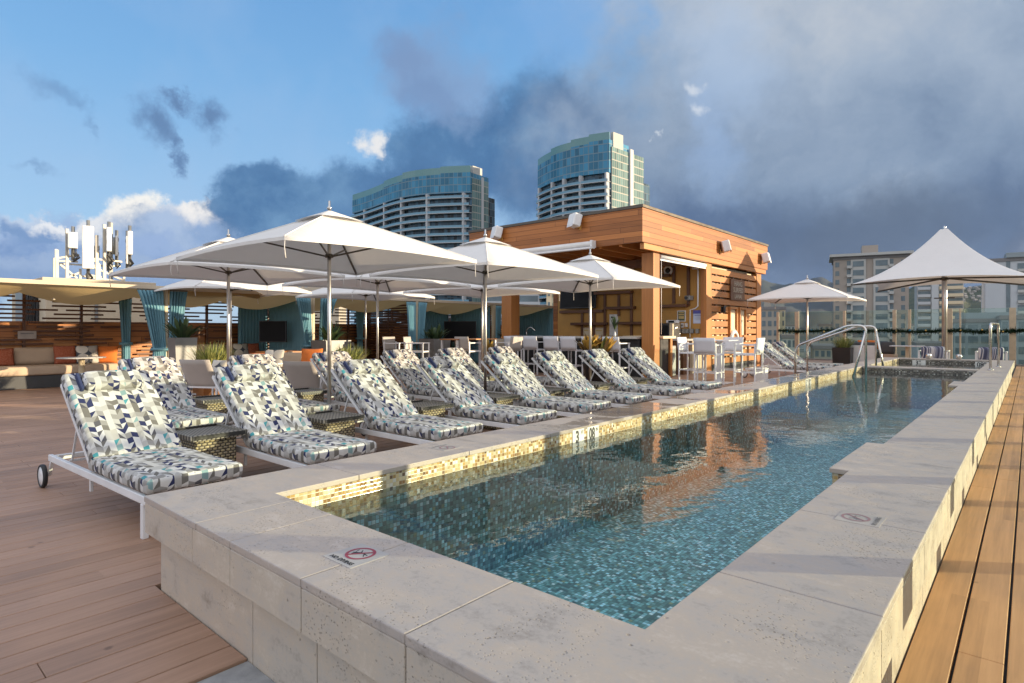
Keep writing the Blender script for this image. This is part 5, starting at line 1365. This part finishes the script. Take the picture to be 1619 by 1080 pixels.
# ================================================================== THE CITY
GZ=-45.0
E='E'
def lerp2(a,b,t): return (a[0]+(b[0]-a[0])*t,a[1]+(b[1]-a[1])*t)
def tower(name,label,L,Rr,Rs,bulge,ztop,crown,fins,steps,depth=16,zlow=-12,wave=0,fh=2.5):
    # L,Rr: plan ends of the long curved front, Rs: end of the narrow sunlit side
    t=wthing('tower',label,'tower',((L[0]+Rr[0])/2,(L[1]+Rr[1])/2,GZ))
    v=Vector((Rr[0]-L[0],Rr[1]-L[1])); n=Vector((v.y,-v.x)).normalized()
    if n.dot(Vector((-L[0],-L[1])))<0: n=-n
    N=20
    def fp(s,off=0):
        p=Vector(lerp2(L,Rr,s))+n*(bulge*math.sin(math.pi*min(1,s*1.0))+wave*math.sin(2*math.pi*s)+off); return (p.x,p.y)
    front=[fp(i/N) for i in range(N+1)]
    back_r=Rs; bl=Vector(L)-n*depth; br=Vector(Rs)-n*4
    poly=front+[Rs,(br.x,br.y),(bl.x,bl.y)]
    def orient(p):
        A=sum(p[i][0]*p[(i+1)%len(p)][1]-p[(i+1)%len(p)][0]*p[i][1] for i in range(len(p))); return p if A>0 else p[::-1]
    zc=ztop-crown
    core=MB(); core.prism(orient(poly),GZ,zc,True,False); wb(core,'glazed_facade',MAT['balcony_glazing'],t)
    # crown: clear curtain wall, stepped
    for k,(s0,s1,h) in enumerate(steps):
        i0,i1=int(s0*N),int(s1*N)
        fpz=[fp(i/N,.9) for i in range(i0,i1+1)]; bk=[fp(i/N,-9) for i in range(i1,i0-1,-1)]
        m=MB(); m.prism(orient(fpz+bk),zc+.05,zc+crown*h,True,True); wb(m,'crown_glazing',MAT['curtain_wall'],t)
        m=MB(); o_=[fp(i/N,.8) for i in range(i0,i1+1)]; i_=[fp(i/N,.65) for i in range(i1,i0-1,-1)]
        m.prism(orient(o_+i_),zc+crown*h+.02,zc+crown*h+2.3); wb(m,'roof_rail',MAT['roof_glass'],t)
    m=MB(); sd=Vector((Rs[0]-Rr[0],Rs[1]-Rr[1])); sn=Vector((sd.y,-sd.x)).normalized()
    if sn.dot(Vector((-Rr[0],-Rr[1])))<0: sn=-sn
    a=Vector(Rr)+sn*.4; b=Vector(Rs)+sn*.4; c=Vector(Rs)-sn*3; d_=Vector(Rr)-sn*3
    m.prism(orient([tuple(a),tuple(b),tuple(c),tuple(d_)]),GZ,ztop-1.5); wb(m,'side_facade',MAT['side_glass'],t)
    m=MB(); a=Vector(Rr)+sn*.45; b=Vector(Rr).lerp(Vector(Rs),.52)+sn*.45
    a1=a+sn*.5; b1=Vector(Rr).lerp(Vector(Rs),.62)+sn*.95; b0=Vector(Rr).lerp(Vector(Rs),.62)+sn*.45; bq=Vector(Rr).lerp(Vector(Rs),.52)+sn*.95
    m.prism(orient([tuple(b),tuple(b0),tuple(b1),tuple(bq)]),GZ,ztop-.5); wb(m,'side_pier',MAT['slab'],t)
    z=zlow
    while z<zc-1:
        o_=[fp(i/N,1.7) for i in range(N+1)]; i_=[fp(i/N,.05) for i in range(N,-1,-1)]
        m=MB(); m.prism(orient(o_+i_),z,z+.19); bal=wb(m,'balcony',MAT['slab'],t)
        o_=[fp(i/N,1.66) for i in range(N+1)]; i_=[fp(i/N,1.56) for i in range(N,-1,-1)]
        m=MB(); m.prism(orient(o_+i_),z+.20,z+.92); rl=wb(m,'balcony_rail',MAT['rail_glass_far'],t); rl.parent=bal; rl.location=(0,0,0)
        z+=fh
    for s in fins:
        p=Vector(fp(s,.06)); q_=p+n*1.55; w=v.normalized()*.35
        m=MB(); m.prism(orient([tuple(p-w),tuple(p+w),tuple(q_+w),tuple(q_-w)]),GZ,zc); wb(m,'fin_wall',MAT['slab'],t)
    for k,(s0,s1,h) in enumerate(steps):
        p=Vector(fp(s1-.01,-1)); w=v.normalized()*.5
        m=MB(); m.prism(orient([tuple(p-w),tuple(p+w),tuple(p+w-n*5),tuple(p-w-n*5)]),zc,zc+crown*h+2.6); wb(m,'roof_wall',MAT['pale_conc'],t)
    return t
tower('tower','long curved glass apartment tower with pale balconies, left of the bar roof',at(560,236),at(746,200),at(771,206),7.0,53.8,6.5,[.16,.42,.6,.78,.97],[(0,.42,.80),(.42,.64,.9),(.64,.85,1.0),(.85,1.0,1.06)],wave=-2.0,fh=2.5)
tower('tower','taller narrower curved glass apartment tower rising right above the bar roof',at(853,202),at(966,180),at(1016,192),4.0,58.3,9.5,[.06,.34,.52,.72,.98],[(0,.3,.84),(.3,.6,.93),(.6,.82,1.0),(.82,1.0,1.06)],fh=2.15)
def bldg(label,u0,u1,vtop,D,mat,depth,floors=0,cols=0,winw=.55,rz=0,roofbox=None,ret=False,fh=3.0,band=False,zlow=None,wm='win',side=True,base=None):
    c=at((u0+u1)/2,D); w=(u1-u0)/F*D; zt=zat(vtop,D)
    t=thing('building',label,'building',(c[0],c[1],GZ),TH+rz-.88*math.atan(((u0+u1)/2-CX)/F))
    w*=math.cos(math.atan(((u0+u1)/2-CX)/F))*.97 if False else 1.0
    h=zt-GZ
    MB().box(-w/2,w/2,0,depth,0,h).build('wall',MAT[mat],t)
    MB().box(-w/2-.3,w/2+.3,-.3,depth+.3,h+.02,h+1.0).build('roof',MAT['roof' if base is None else base],t)
    if roofbox:
        a,b,hh=roofbox; MB().box(-w/2+w*a,-w/2+w*b,2,depth-2,h+1.02,h+hh).build('roof_house',MAT[mat],t)
    zz=h-fh; k=0; zl=(zlow if zlow is not None else -22)-GZ
    n=0
    while zz>zl and k<floors:
        if band:
            MB().box(-w/2+.2,w/2-.2,-.12,.0,zz+.9,zz+2.2).build('window',MAT[wm],t)
            MB().box(-w/2-.25,w/2+.25,-.9,-.125,zz+.25,zz+.85).build('balcony',MAT[mat],t)
        else:
            for q_ in range(cols):
                if n>=98: break
                cx=-w/2+w*(q_+.5)/cols; ww=w/cols*winw/2
                MB().box(cx-ww,cx+ww,-.12,.0,zz+.8,zz+2.5).build('window',MAT[wm],t); n+=1
        zz-=fh; k+=1
    return t
# hotel of two window stacks
def hotel():
    D=200; u0,u1=1325,1427; t=bldg('tan concrete hotel tower with two window stacks, left of the tent umbrella',u0,u1,409,D,'tan_conc',18)
    w=(u1-u0)/F*D; h=zat(409,D)-GZ; px_=lambda u:-w/2+(u-u0)/F*D
    MB().box(-w/2-1.2,w/2+1.2,-1.6,19,h+1.02,h+1.9).build('roof_slab',MAT['pale_conc'],t)
    MB().box(px_(1366),px_(1388),4,12,h+1.92,h+5.0).build('roof_house',MAT['tan_conc'],t)
    for (a,b) in ((1351,1368),(1382,1400)):
        MB().box(px_(a)-.4,px_(b)+.4,-.5,-.05,20,h-.1).build('window_bay',MAT['pale_conc'],t)
    z=h-3.0; k=0
    while z>h-57:
        for (a,b) in ((1352,1367),(1383,1399)): 
            MB().box(px_(a),px_(b),-.62,-.51,z+.5,z+2.3).build('window',MAT['win'],t)
        for (a,b) in ((1343.5,1350.5),(1400.8,1407)):
            MB().box(px_(a),px_(b),-1.4,-.02,z-.1,z+.85).build('balcony',MAT['pale_conc'],t); MB().box(px_(a),px_(b),-.03,-.0,z+.9,z+2.6).build('balcony_door',MAT['win'],t)
        for (a,b) in ((1327.5,1333),(1417,1422)): MB().box(px_(a),px_(b),-.1,-.0,z+.6,z+2.2).build('window',MAT['win'],t)
        z-=3.0
hotel()
def striped():
    D=255; u0,u1=1456,1516; t=bldg('white banded apartment tower with a pale sunlit right half behind the tent umbrella pole',u0,u1,447,D,'pale_conc',20,rz=0)
    w=(u1-u0)/F*D; h=zat(447,D)-GZ; px_=lambda u:-w/2+(u-u0)/F*D
    z=h-3.2
    while z>h-62:
        MB().box(px_(1457),px_(1474),-.9,-.02,z+.3,z+1.5).build('balcony',MAT['white_bld'],t); MB().box(px_(1457),px_(1474),-.03,-.0,z+1.6,z+2.9).build('window',MAT['win'],t)
        MB().box(px_(1485),px_(1515),-.9,-.02,z+.3,z+1.6).build('balcony',MAT['cream'],t); MB().box(px_(1485),px_(1515),-.03,-.0,z+1.7,z+2.9).build('window',MAT['win'],t)  # cream paint here puts the sunlight of the right half into the colour
        z-=3.2
    MB().box(px_(1475),px_(1484),-1.2,-.01,0,h+.9).build('stair_wall',MAT['white_bld'],t)
striped()
def rtower():
    D=170; u0,u1=1571,1665; t=bldg('big plain white tower at the right edge with a dark window strip',u0,u1,412,D,'white_bld',20)
    w=(u1-u0)/F*D; h=zat(412,D)-GZ; px_=lambda u:-w/2+(u-u0)/F*D
    MB().box(px_(1597),px_(1665),-.8,8,h+1.02,h+2.4).build('roof_trim',MAT['blue_bld'],t)
    MB().box(px_(1597),px_(1602),-.15,-.02,20,h).build('window_strip',MAT['win'],t)
    z=h-3
    while z>h-50:
        MB().box(px_(1611),px_(1622),-.15,-.02,z+.6,z+2.3).build('window',MAT['win'],t); MB().box(px_(1611),px_(1630),-1.1,-.16,z-.2,z+.6).build('balcony',MAT['pale_conc'],t); z-=3
rtower()
bldg('slim white block below the hillside houses, left of the right edge tower',1557,1573,471,420,'white_bld',18,20,2,.5)
bldg('low wide blue grey building behind the right glass panels',1518,1600,510,150,'blue_bld',25,5,5,.75,roofbox=(.1,.95,2.6))
bldg('pale low apartment block with dark balconies just right of the bar corner',1204,1230,490,190,'beige_bld',14,14,3,.6,roofbox=(.2,.6,3.2))
bldg('sunlit cream end block next to the low apartment block by the bar',1229,1241,490,195,'cream',12,12,2,.4)
bldg('small beige flat roofed building behind the stainless handrail',1297,1326,515,320,'beige_bld',20,3,4,.6)
bldg('narrow white building with a brick coloured edge beside the hotel',1424,1437,499,330,'white_bld',14,12,2,.4)
bldg('low white building left of the far handrail bend',1240,1262,516,400,'white_bld',20,4,4,.6)
bldg('pale mid rise block with strip windows below the striped tower',1437,1456,515,300,'pale_conc',14,8,3,.6)
bldg('grey blue mid rise block right of the striped tower',1520,1545,521,240,'white_bld',14,8,3,.7)
bldg('white banded apartment slab seen between the bar column and back wall',816,852,462,130,'white_bld',16,14,0,.6,band=True,zlow=-6)
bldg('sunlit cream stair tower between the bar column and back wall',864,872,452,128,'cream',8,10,1,.4,zlow=-6)
bldg('blue glassy apartment block beside the sunlit stair tower',872,905,455,135,'blue_bld',16,10,3,.75,zlow=-6)
bldg('white banded block seen left of the bar column under the parasols',768,812,462,140,'white_bld',16,14,0,.6,band=True,zlow=-6)
bldg('distant grey roofed building low behind the far loungers',1238,1258,535,150,'pale_conc',20,3,3,.6)
bldg('distant warm sunlit block behind the far parasol pole',1246,1257,524,260,'cream',14,8,2,.5)
bldg('wide low grey building behind the ornamental grass planter',1290,1340,552,170,'beige_bld',30,2,6,.6)
bldg('low white warehouse roof below the garland at right',1455,1500,548,160,'white_bld',30,2,5,.6)
bldg('green tinted office block low at the far right edge',1590,1640,505,140,'blue_bld',22,8,5,.7)
# small distant city
rg=random.Random(77)
proto={}
for m_ in ('white_bld','beige_bld','pale_conc','blue_bld','roof'):
    pass
k=0
for i in range(70):
    u=rg.uniform(1195,1640); D=rg.uniform(300,1500); w=rg.uniform(9,26); hgt=rg.uniform(6,22) if rg.random()<.8 else rg.uniform(25,48)
    x,y=at(u,D); m_=rg.choice(['white_bld','beige_bld','pale_conc','pale_conc','tan_conc'])
    t=thing('city_building','small distant low rise city building beyond the glass fence','building',(x,y,GZ),TH+rg.uniform(-.5,.5),'distant low rise city buildings')
    b=MB(); b.box(-w/2,w/2,-8,8,0,hgt); b.build('wall',MAT[m_],t)
    r=MB(); r.box(-w/2-.4,w/2+.4,-8.4,8.4,hgt+.01,hgt+.5); r.box(-w/4,w/6,-3,3,hgt+.51,hgt+2.6); r.build('roof',MAT['roof'],t)
    s=MB(); zz=2
    while zz<hgt-1.5: s.box(-w/2+.6,w/2-.6,-8.12,-8.0,zz,zz+1.3); zz+=3.1
    s.build('window_band',MAT['win'],t)
# tree cover of the city
m=MB(); rg=random.Random(9)
for i in range(420):
    u=rg.uniform(1180,1660); D=rg.uniform(140,900)**1.0; x,y=at(u,D); h=rg.uniform(6,13); r=rg.uniform(3,6)
    for j in range(26):
        a=rg.uniform(0,6.28); e_=rg.uniform(-.4,1.4); rr2=r*rg.uniform(.5,1)
        c=Vector((x+rr2*math.cos(a)*math.cos(e_),y+rr2*math.sin(a)*math.cos(e_),GZ+h*.6+rr2*.7*math.sin(e_)))
        p=Vector((rg.gauss(0,1),rg.gauss(0,1),rg.gauss(0,1))).normalized(); q_=p.orthogonal().normalized(); s=rg.uniform(.7,1.6)
        o=p.cross(q_); m.poly([c+q_*s,c+o*s*.8,c-q_*s,c-o*s*.7])
tag(m.build('tree_cover',MAT['tree']),'dark green tree cover between the distant city buildings','trees',None,'stuff')
# ground, hills
gm=MB(); gm.poly([(-9000,-6000,GZ),(9000,-6000,GZ),(9000,9000,GZ),(-9000,9000,GZ)])
struct(gm.build('ground',MAT['ground']))
def ridge(name,pts,D,depth,seed,rough=1.0,nv=34,dslope=0,mat='hill'):
    # pts: (u, v of the crest); real terrain that rises from the plain to a crest at distance D
    from mathutils import noise as mn
    us=[p[0] for p in pts]; nu=int((us[-1]-us[0])/3)
    def crest(u):
        for (a,va),(b,vb) in zip(pts,pts[1:]):
            if a<=u<=b: s=(u-a)/(b-a); s=s*s*(3-2*s)*.4+s*.6; return va+(vb-va)*s
        return pts[-1][1]
    mb=MB()
    def fn(a,b):
        u=us[0]+(us[-1]-us[0])*a; DD=D-depth+depth*b*1.25 + dslope*(u-us[0])
        zc=zat(crest(u),D+dslope*(u-us[0]))-GZ; f=min(1,b*1.25)
        prof=(f**1.35) if b<=.8 else 1-(b-.8)*2.2
        x,y=at(u,DD)
        nz=mn.fractal(Vector((x*.0022+seed,y*.0022,seed)),1.0,2.1,7)
        gul=abs(mn.noise(Vector((x*.004+seed,y*.0012,3))))
        z=GZ-2+zc*prof*(1-.28*gul*(1-f*.7))+nz*zc*.10*rough*(1 if b<.75 else .55)*min(1,b*3)
        return (x,y,z)
    mb.grid(fn,nu,nv); return struct(mb.build(name,MAT[mat]))
ridge('mountains',[(1040,470),(1120,452),(1180,440),(1206,441),(1222,446),(1240,449),(1250,446),(1268,449),(1285,440),(1300,438),(1320,446),(1345,440),(1380,444),(1430,450),(1500,452),(1580,448),(1660,450),(1760,470)],4600,2300,3,1.0,mat='far_forest')
ridge('hills',[(1395,500),(1425,462),(1450,448),(1480,446),(1510,448),(1535,452),(1560,444),(1600,440),(1660,446),(1760,470)],1900,900,8,.8)
# houses scattered on the hillside
rg=random.Random(4)
dg_=bpy.context.evaluated_depsgraph_get()
hm=MB(); hill_obj=[o for o in C.objects if o.name.startswith('hills')][0]
vs=[v.co for v in hill_obj.data.vertices]
cand=[]
for v in vs:
    D=-sT*v.x+cT*v.y; l=cT*v.x+sT*v.y
    if D<=0: continue
    uu=CX+F*l/D; vv=HY-F*(v.z-H)/D
    if 1490<uu<1600 and 438<vv<478: cand.append(v)
for v in rg.sample(cand,min(len(cand),150)):
    x,y=v.x+rg.uniform(-12,12),v.y+rg.uniform(-12,12); w=rg.uniform(5,9); h=rg.uniform(2,4)
    M=Matrix.Translation((x,y,v.z-3))@Matrix.Rotation(TH+rg.uniform(-.6,.6),4,'Z'); hm.box(-w/2,w/2,-5,5,0,h+3,M)
    p=[(-w/2-.5,-5.5,h+3.02),(w/2+.5,-5.5,h+3.02),(w/2+.5,5.5,h+3.02),(-w/2-.5,5.5,h+3.02)]; top=[(-w/2,0,h+5.5),(w/2,0,h+5.5)]
    P=[M@Vector(q_) for q_ in p]; T_=[M@Vector(q_) for q_ in top]
    hm.poly([P[0],P[1],T_[1],T_[0]]); hm.poly([P[2],P[3],T_[0],T_[1]]); hm.poly([P[1],P[2],T_[1]]); hm.poly([P[3],P[0],T_[0]])
tag(hm.build('hillside_houses',MAT['beige_bld']),'many tiny pale houses scattered over the green hillside at right','houses',None,'stuff')
# haze: one closed box of even air
if HAZE>0:
    hz=MB().box(-7000,6000,-600,7600,GZ-1,480).build('haze',None)
    hmat=bpy.data.materials.new('air_haze'); hmat.use_nodes=True; nt=hmat.node_tree; nt.nodes.remove(nt.nodes['Principled BSDF'])
    pv=nt.nodes.new('ShaderNodeVolumePrincipled'); pv.inputs['Color'].default_value=(.42,.60,1,1); pv.inputs['Density'].default_value=HAZE; pv.inputs['Anisotropy'].default_value=.1
    nt.links.new(pv.outputs[0],nt.nodes['Material Output'].inputs['Volume']); hz.data.materials.append(hmat)
    tag(hz,'thin blue air between the deck and the far mountains','haze',None,'stuff'); hz.visible_shadow=True
# ================================================================== SUN, SKY, CAMERA
AZ,EL=R(35),R(6.8)
S=Vector((math.cos(EL)*math.cos(AZ),math.cos(EL)*math.sin(AZ),math.sin(EL)))
ld=bpy.data.lights.new('sun','SUN'); ld.energy=SUN_E; ld.angle=R(.5); ld.color=(1.0,.81,.55)
lo=bpy.data.objects.new('sun',ld); C.objects.link(lo); lo.rotation_euler=(-S).to_track_quat('-Z','Y').to_euler()
wd=bpy.data.worlds.new('World'); scene.world=wd; wd.use_nodes=True
class GW(G):
    def __init__(s): s.t=wd.node_tree; s.o=s.t.nodes['World Output']; s.bs=s.t.nodes['Background']
g=GW()
sky=g.n('TexSky',sky_type='NISHITA',sun_disc=False); sky.sun_elevation=EL; sky.sun_rotation=R(90)-AZ
sky.air_density=1.0; sky.dust_density=.6; sky.ozone_density=2.0; sky.altitude=30
d=g.coord('Generated'); dx,dy,dz=g.sep(d)
rr=g.m('ADD',g.m('MULTIPLY',dx,cT),g.m('MULTIPLY',dy,sT)); ff=g.m('ADD',g.m('MULTIPLY',dx,-sT),g.m('MULTIPLY',dy,cT))
az=g.m('ARCTAN2',rr,ff); el=g.m('ARCSINE',dz)
def px(u,v):
    A=math.atan((u-CX)/F); return A, math.atan((HY-v)/F*math.cos(A))
warp=g.n('TexNoise',{'Vector':d,'Scale':3.2,'Detail':7,'Roughness':.62}).outputs['Color']
wx,wy,wz=g.sep(warp)
fine=g.noise(d,9,8,.65); mid=g.noise(d,4.0,6,.58); soft=g.noise(d,2.0,3,.5)
azw=g.m('ADD',az,g.m('MULTIPLY',g.m('SUBTRACT',wx,.5),.16)); elw=g.m('ADD',el,g.m('MULTIPLY',g.m('SUBTRACT',wy,.5),.12))
wf=g.n('TexNoise',{'Vector':d,'Scale':17,'Detail':7,'Roughness':.68}).outputs['Color']; fx_,fy_,fz_=g.sep(wf)
azf=g.m('ADD',azw,g.m('MULTIPLY',g.m('SUBTRACT',fx_,.5),.085)); elf=g.m('ADD',elw,g.m('MULTIPLY',g.m('SUBTRACT',fy_,.5),.07))
azs=g.m('ADD',az,g.m('MULTIPLY',g.m('SUBTRACT',wx,.5),.55)); els=g.m('ADD',el,g.m('MULTIPLY',g.m('SUBTRACT',wy,.5),.40))
def blob(u,v,ru,rv,rot=0,amt=.5,lo=.0,hi=.55,A=None,B=None,noise=None):
    a0,e0=px(u,v); ra=ru/F*math.cos(a0)**2; re=rv/F*math.cos(a0)
    A=azw if A is None else A; B=elw if B is None else B
    x=g.m('SUBTRACT',A,a0); y=g.m('SUBTRACT',B,e0); c,s=math.cos(rot),math.sin(rot)
    X=g.m('DIVIDE',g.m('ADD',g.m('MULTIPLY',x,c),g.m('MULTIPLY',y,s)),ra); Y=g.m('DIVIDE',g.m('SUBTRACT',g.m('MULTIPLY',y,c),g.m('MULTIPLY',x,s)),re)
    dd=g.m('SQRT',g.m('ADD',g.m('MULTIPLY',X,X),g.m('MULTIPLY',Y,Y)))
    k=g.m('ADD',g.m('SUBTRACT',1,dd),g.m('MULTIPLY',g.m('SUBTRACT',fine if noise is None else noise,.5),amt*2))
    return g.n('MapRange',{0:k,1:lo,2:hi},interpolation_type='SMOOTHSTEP').outputs[0]
K=SKY_K    # cloud radiance scale (before exposure)
def colr(r,gg,b): return (r*K,gg*K,b*K)
def lay(base,mask,col): return g.mix(mask,base,col)
skyc=g.n('VectorMath',{0:sky.outputs[0],1:(NISH,NISH,NISH)},operation='MULTIPLY').outputs[0]
# clear blue, graded from the Nishita sky towards the photographed evening blue
el01=g.mapr(el,0,.62)
blue=g.ramp(el01,[(0,colr(.46,.66,.88)),(.25,colr(.36,.60,.90)),(.6,colr(.22,.49,.86)),(1,colr(.14,.37,.76))])
c=g.mix(.8,skyc,blue)
# thin high veil
veil=g.mapr(mid,.46,.72,0,.35); c=lay(c,veil,colr(.40,.56,.80))
# horizon cumulus on the left: white tops over blue grey bodies
def cumulus(c,u,v,ru,rv,top=(.95,.93,.88),body=(.20,.33,.56),amt=.35):
    b_=blob(u,v,ru,rv,0,amt,-.02,.34,azf,elf)
    vg=g.m('ADD',g.m('DIVIDE',g.m('SUBTRACT',elf,px(u,v+rv*.1)[1]),rv/F),g.m('MULTIPLY',g.m('SUBTRACT',fine,.5),1.9))
    t=g.n('MapRange',{0:vg,1:-.3,2:.5},interpolation_type='SMOOTHSTEP').outputs[0]
    return lay(c,b_,g.mix(t,colr(*body),colr(*top)))
B1=(.15,.27,.52); B2=(.20,.33,.57)
for a in ((-60,400,150,95,(.42,.55,.78),B1),(95,392,120,72,(.34,.48,.72),B1),(28,345,60,26,(.55,.66,.82),B2),(150,362,60,36,(.80,.82,.85),B2),(228,338,66,56),(345,345,56,34),(60,352,40,22,(.85,.87,.9),B2),(300,388,150,66,(.42,.54,.74),B2),(350,350,78,40,(.93,.90,.87),(.28,.41,.64)),(215,405,110,50,(.32,.45,.70),B1),(395,352,34,26,(.86,.86,.87),(.3,.42,.62)),(130,420,240,40,(.33,.45,.66),(.24,.36,.58))): c=cumulus(c,*a)
# small dark torn clouds
dk=colr(.13,.24,.44)
for a in ((238,190,60,42,-.55,.6),(292,255,34,16,-.95,.55),(268,222,46,22,-.8,.6),(345,192,44,34,-.6,.75),(290,165,40,18,-.3,.8)): c=lay(c,g.m('MULTIPLY',blob(*a[:4],a[4],a[5],.0,.85,azf,elf),.95),dk)
for a in ((75,122,60,24,-.5,.8),(110,160,46,18,-.9,.85),(130,200,30,12,-1.0,.9),(40,250,60,12,0,.9),(215,318,30,8,0,.9)): c=lay(c,g.m('MULTIPLY',blob(*a[:4],a[4],a[5],.05,1.1,azf,elf),.45),dk)
# big blue-grey bank
bank=g.ramp(g.m('ADD',g.m('MULTIPLY',fine,.6),g.m('MULTIPLY',mid,.4)),[(.36,colr(.048,.13,.29)),(.52,colr(.08,.195,.39)),(.66,colr(.16,.315,.52))])
for a in ((425,290,80,48,0,.5),(440,330,95,60,0,.45),(390,330,60,26,0,.6),(560,340,230,75,.12,.45),(740,250,150,85,.2,.45),(870,240,190,130,.2,.4)): c=lay(c,g.m('MULTIPLY',blob(*a,-.05,.42,azf,elf),.94),bank)
c=lay(c,g.m('MULTIPLY',blob(690,130,160,95,-.15,.55,.0,.8,azs,els),.72),colr(.24,.35,.56))
c=lay(c,g.m('MULTIPLY',blob(640,95,90,50,-.2,.8,.05,.8,azf,elf),.55),colr(.19,.29,.50))
c=lay(c,g.m('MULTIPLY',blob(680,165,60,50,.6,.8,.05,.8,azf,elf),.5),colr(.17,.27,.48))
c=lay(c,g.m('MULTIPLY',blob(591,240,30,24,0,.5,.1,.9,azf,elf),.95),colr(.86,.85,.84))
# great soft cloud filling the right side
edge=g.m('ADD',g.m('ADD',azs,g.m('MULTIPLY',g.m('SUBTRACT',mid,.5),.35)),g.m('MULTIPLY',g.m('SUBTRACT',fx_,.5),.10))
m=g.n('MapRange',{0:edge,1:px(800,200)[0],2:px(1060,200)[0]},interpolation_type='SMOOTHSTEP').outputs[0]
lobes=g.noise(g.n('VectorMath',{0:d,1:g.comb(g.m('MULTIPLY',wx,.35),g.m('MULTIPLY',wy,.35),0)},operation='ADD').outputs[0],5.5,7,.6)
shade=g.m('ADD',g.m('ADD',g.m('ADD',g.m('MULTIPLY',soft,.55),g.m('MULTIPLY',lobes,.55)),g.m('MULTIPLY',fine,.14)),g.mapr(el,.0,.5,-.24,.13))
gc=g.ramp(shade,[(.24,colr(.065,.10,.18)),(.42,colr(.13,.19,.31)),(.58,colr(.235,.315,.44)),(.74,colr(.36,.44,.555)),(.88,colr(.50,.55,.62))])
c=lay(c,g.m('MULTIPLY',m,.96),gc)
c=lay(c,g.m('MULTIPLY',blob(1120,375,260,85,.05,.5,-.05,.9,azf,elf),.72),colr(.065,.12,.245))
c=lay(c,g.m('MULTIPLY',blob(1370,370,300,100,.0,.5,-.05,.9,azf,elf),.75),colr(.085,.12,.19))
c=lay(c,g.m('MULTIPLY',blob(1150,110,120,150,.2,.6,.0,.9,azf,elf),.55),colr(.40,.54,.76))
c=lay(c,g.m('MULTIPLY',blob(1130,240,70,120,.1,.7,.0,.9,azf,elf),.4),colr(.30,.46,.74))
c=lay(c,g.m('MULTIPLY',blob(900,30,150,80,0,.6,.0,.8,azf,elf),.7),colr(.20,.42,.76))
for a in ((1100,131,28,15),(1108,178,26,18),(1040,215,14,8)): c=lay(c,g.m('MULTIPLY',blob(*a,-.3,.5,.1,1.0,azf,elf),.7),colr(.70,.75,.82))
# warm glow low on the far right where the sun stands
wg=g.n('MapRange',{0:g.m('ADD',azs,g.m('MULTIPLY',el,-.3)),1:px(1500,300)[0],2:px(2300,300)[0]},interpolation_type='SMOOTHSTEP').outputs[0]
c=lay(c,g.m('MULTIPLY',wg,.8),colr(.72,.60,.44))
# the sky behind the camera and overhead: unseen broken cloud, brightened as added fill light
rear=g.n('MapRange',{0:ff,1:.30,2:-.25},interpolation_type='SMOOTHSTEP').outputs[0]
over=g.n('MapRange',{0:el,1:.62,2:1.05},interpolation_type='SMOOTHSTEP').outputs[0]
bright=g.ramp(g.m('ADD',g.m('MULTIPLY',mid,.6),g.m('MULTIPLY',soft,.4)),[(.35,colr(.62*REAR,.66*REAR,.75*REAR)),(.6,colr(.98*REAR,.97*REAR,1.01*REAR))])
c=lay(c,g.m('MULTIPLY',g.m('MAXIMUM',rear,g.m('MULTIPLY',over,.7)),.95),bright)
# below the horizon: dull ground haze
c=lay(c,g.mapr(el,-.01,-.06),colr(.16,.19,.24))
g.set(g.bs.inputs['Color'],c); g.bs.inputs['Strength'].default_value=1.0
# camera
cd=bpy.data.cameras.new('camera'); cam=bpy.data.objects.new('camera',cd); C.objects.link(cam); scene.camera=cam
cd.sensor_width=36; cd.lens=36*F/1619; cd.shift_y=-(540-HY)/1619*-1*-1
cam.location=(0,0,H); cam.rotation_euler=(R(90),0,TH); cd.clip_end=30000; cd.clip_start=.05
scene.view_settings.view_transform='Standard'; scene.view_settings.look='None'; scene.view_settings.exposure=EXPO; scene.view_settings.gamma=1
cy=scene.cycles; cy.use_denoising=True; cy.max_bounces=8; cy.transparent_max_bounces=12; cy.caustics_reflective=False; cy.caustics_refractive=False; cy.sample_clamp_indirect=6; cy.volume_bounces=0
scene.render.film_transparent=False
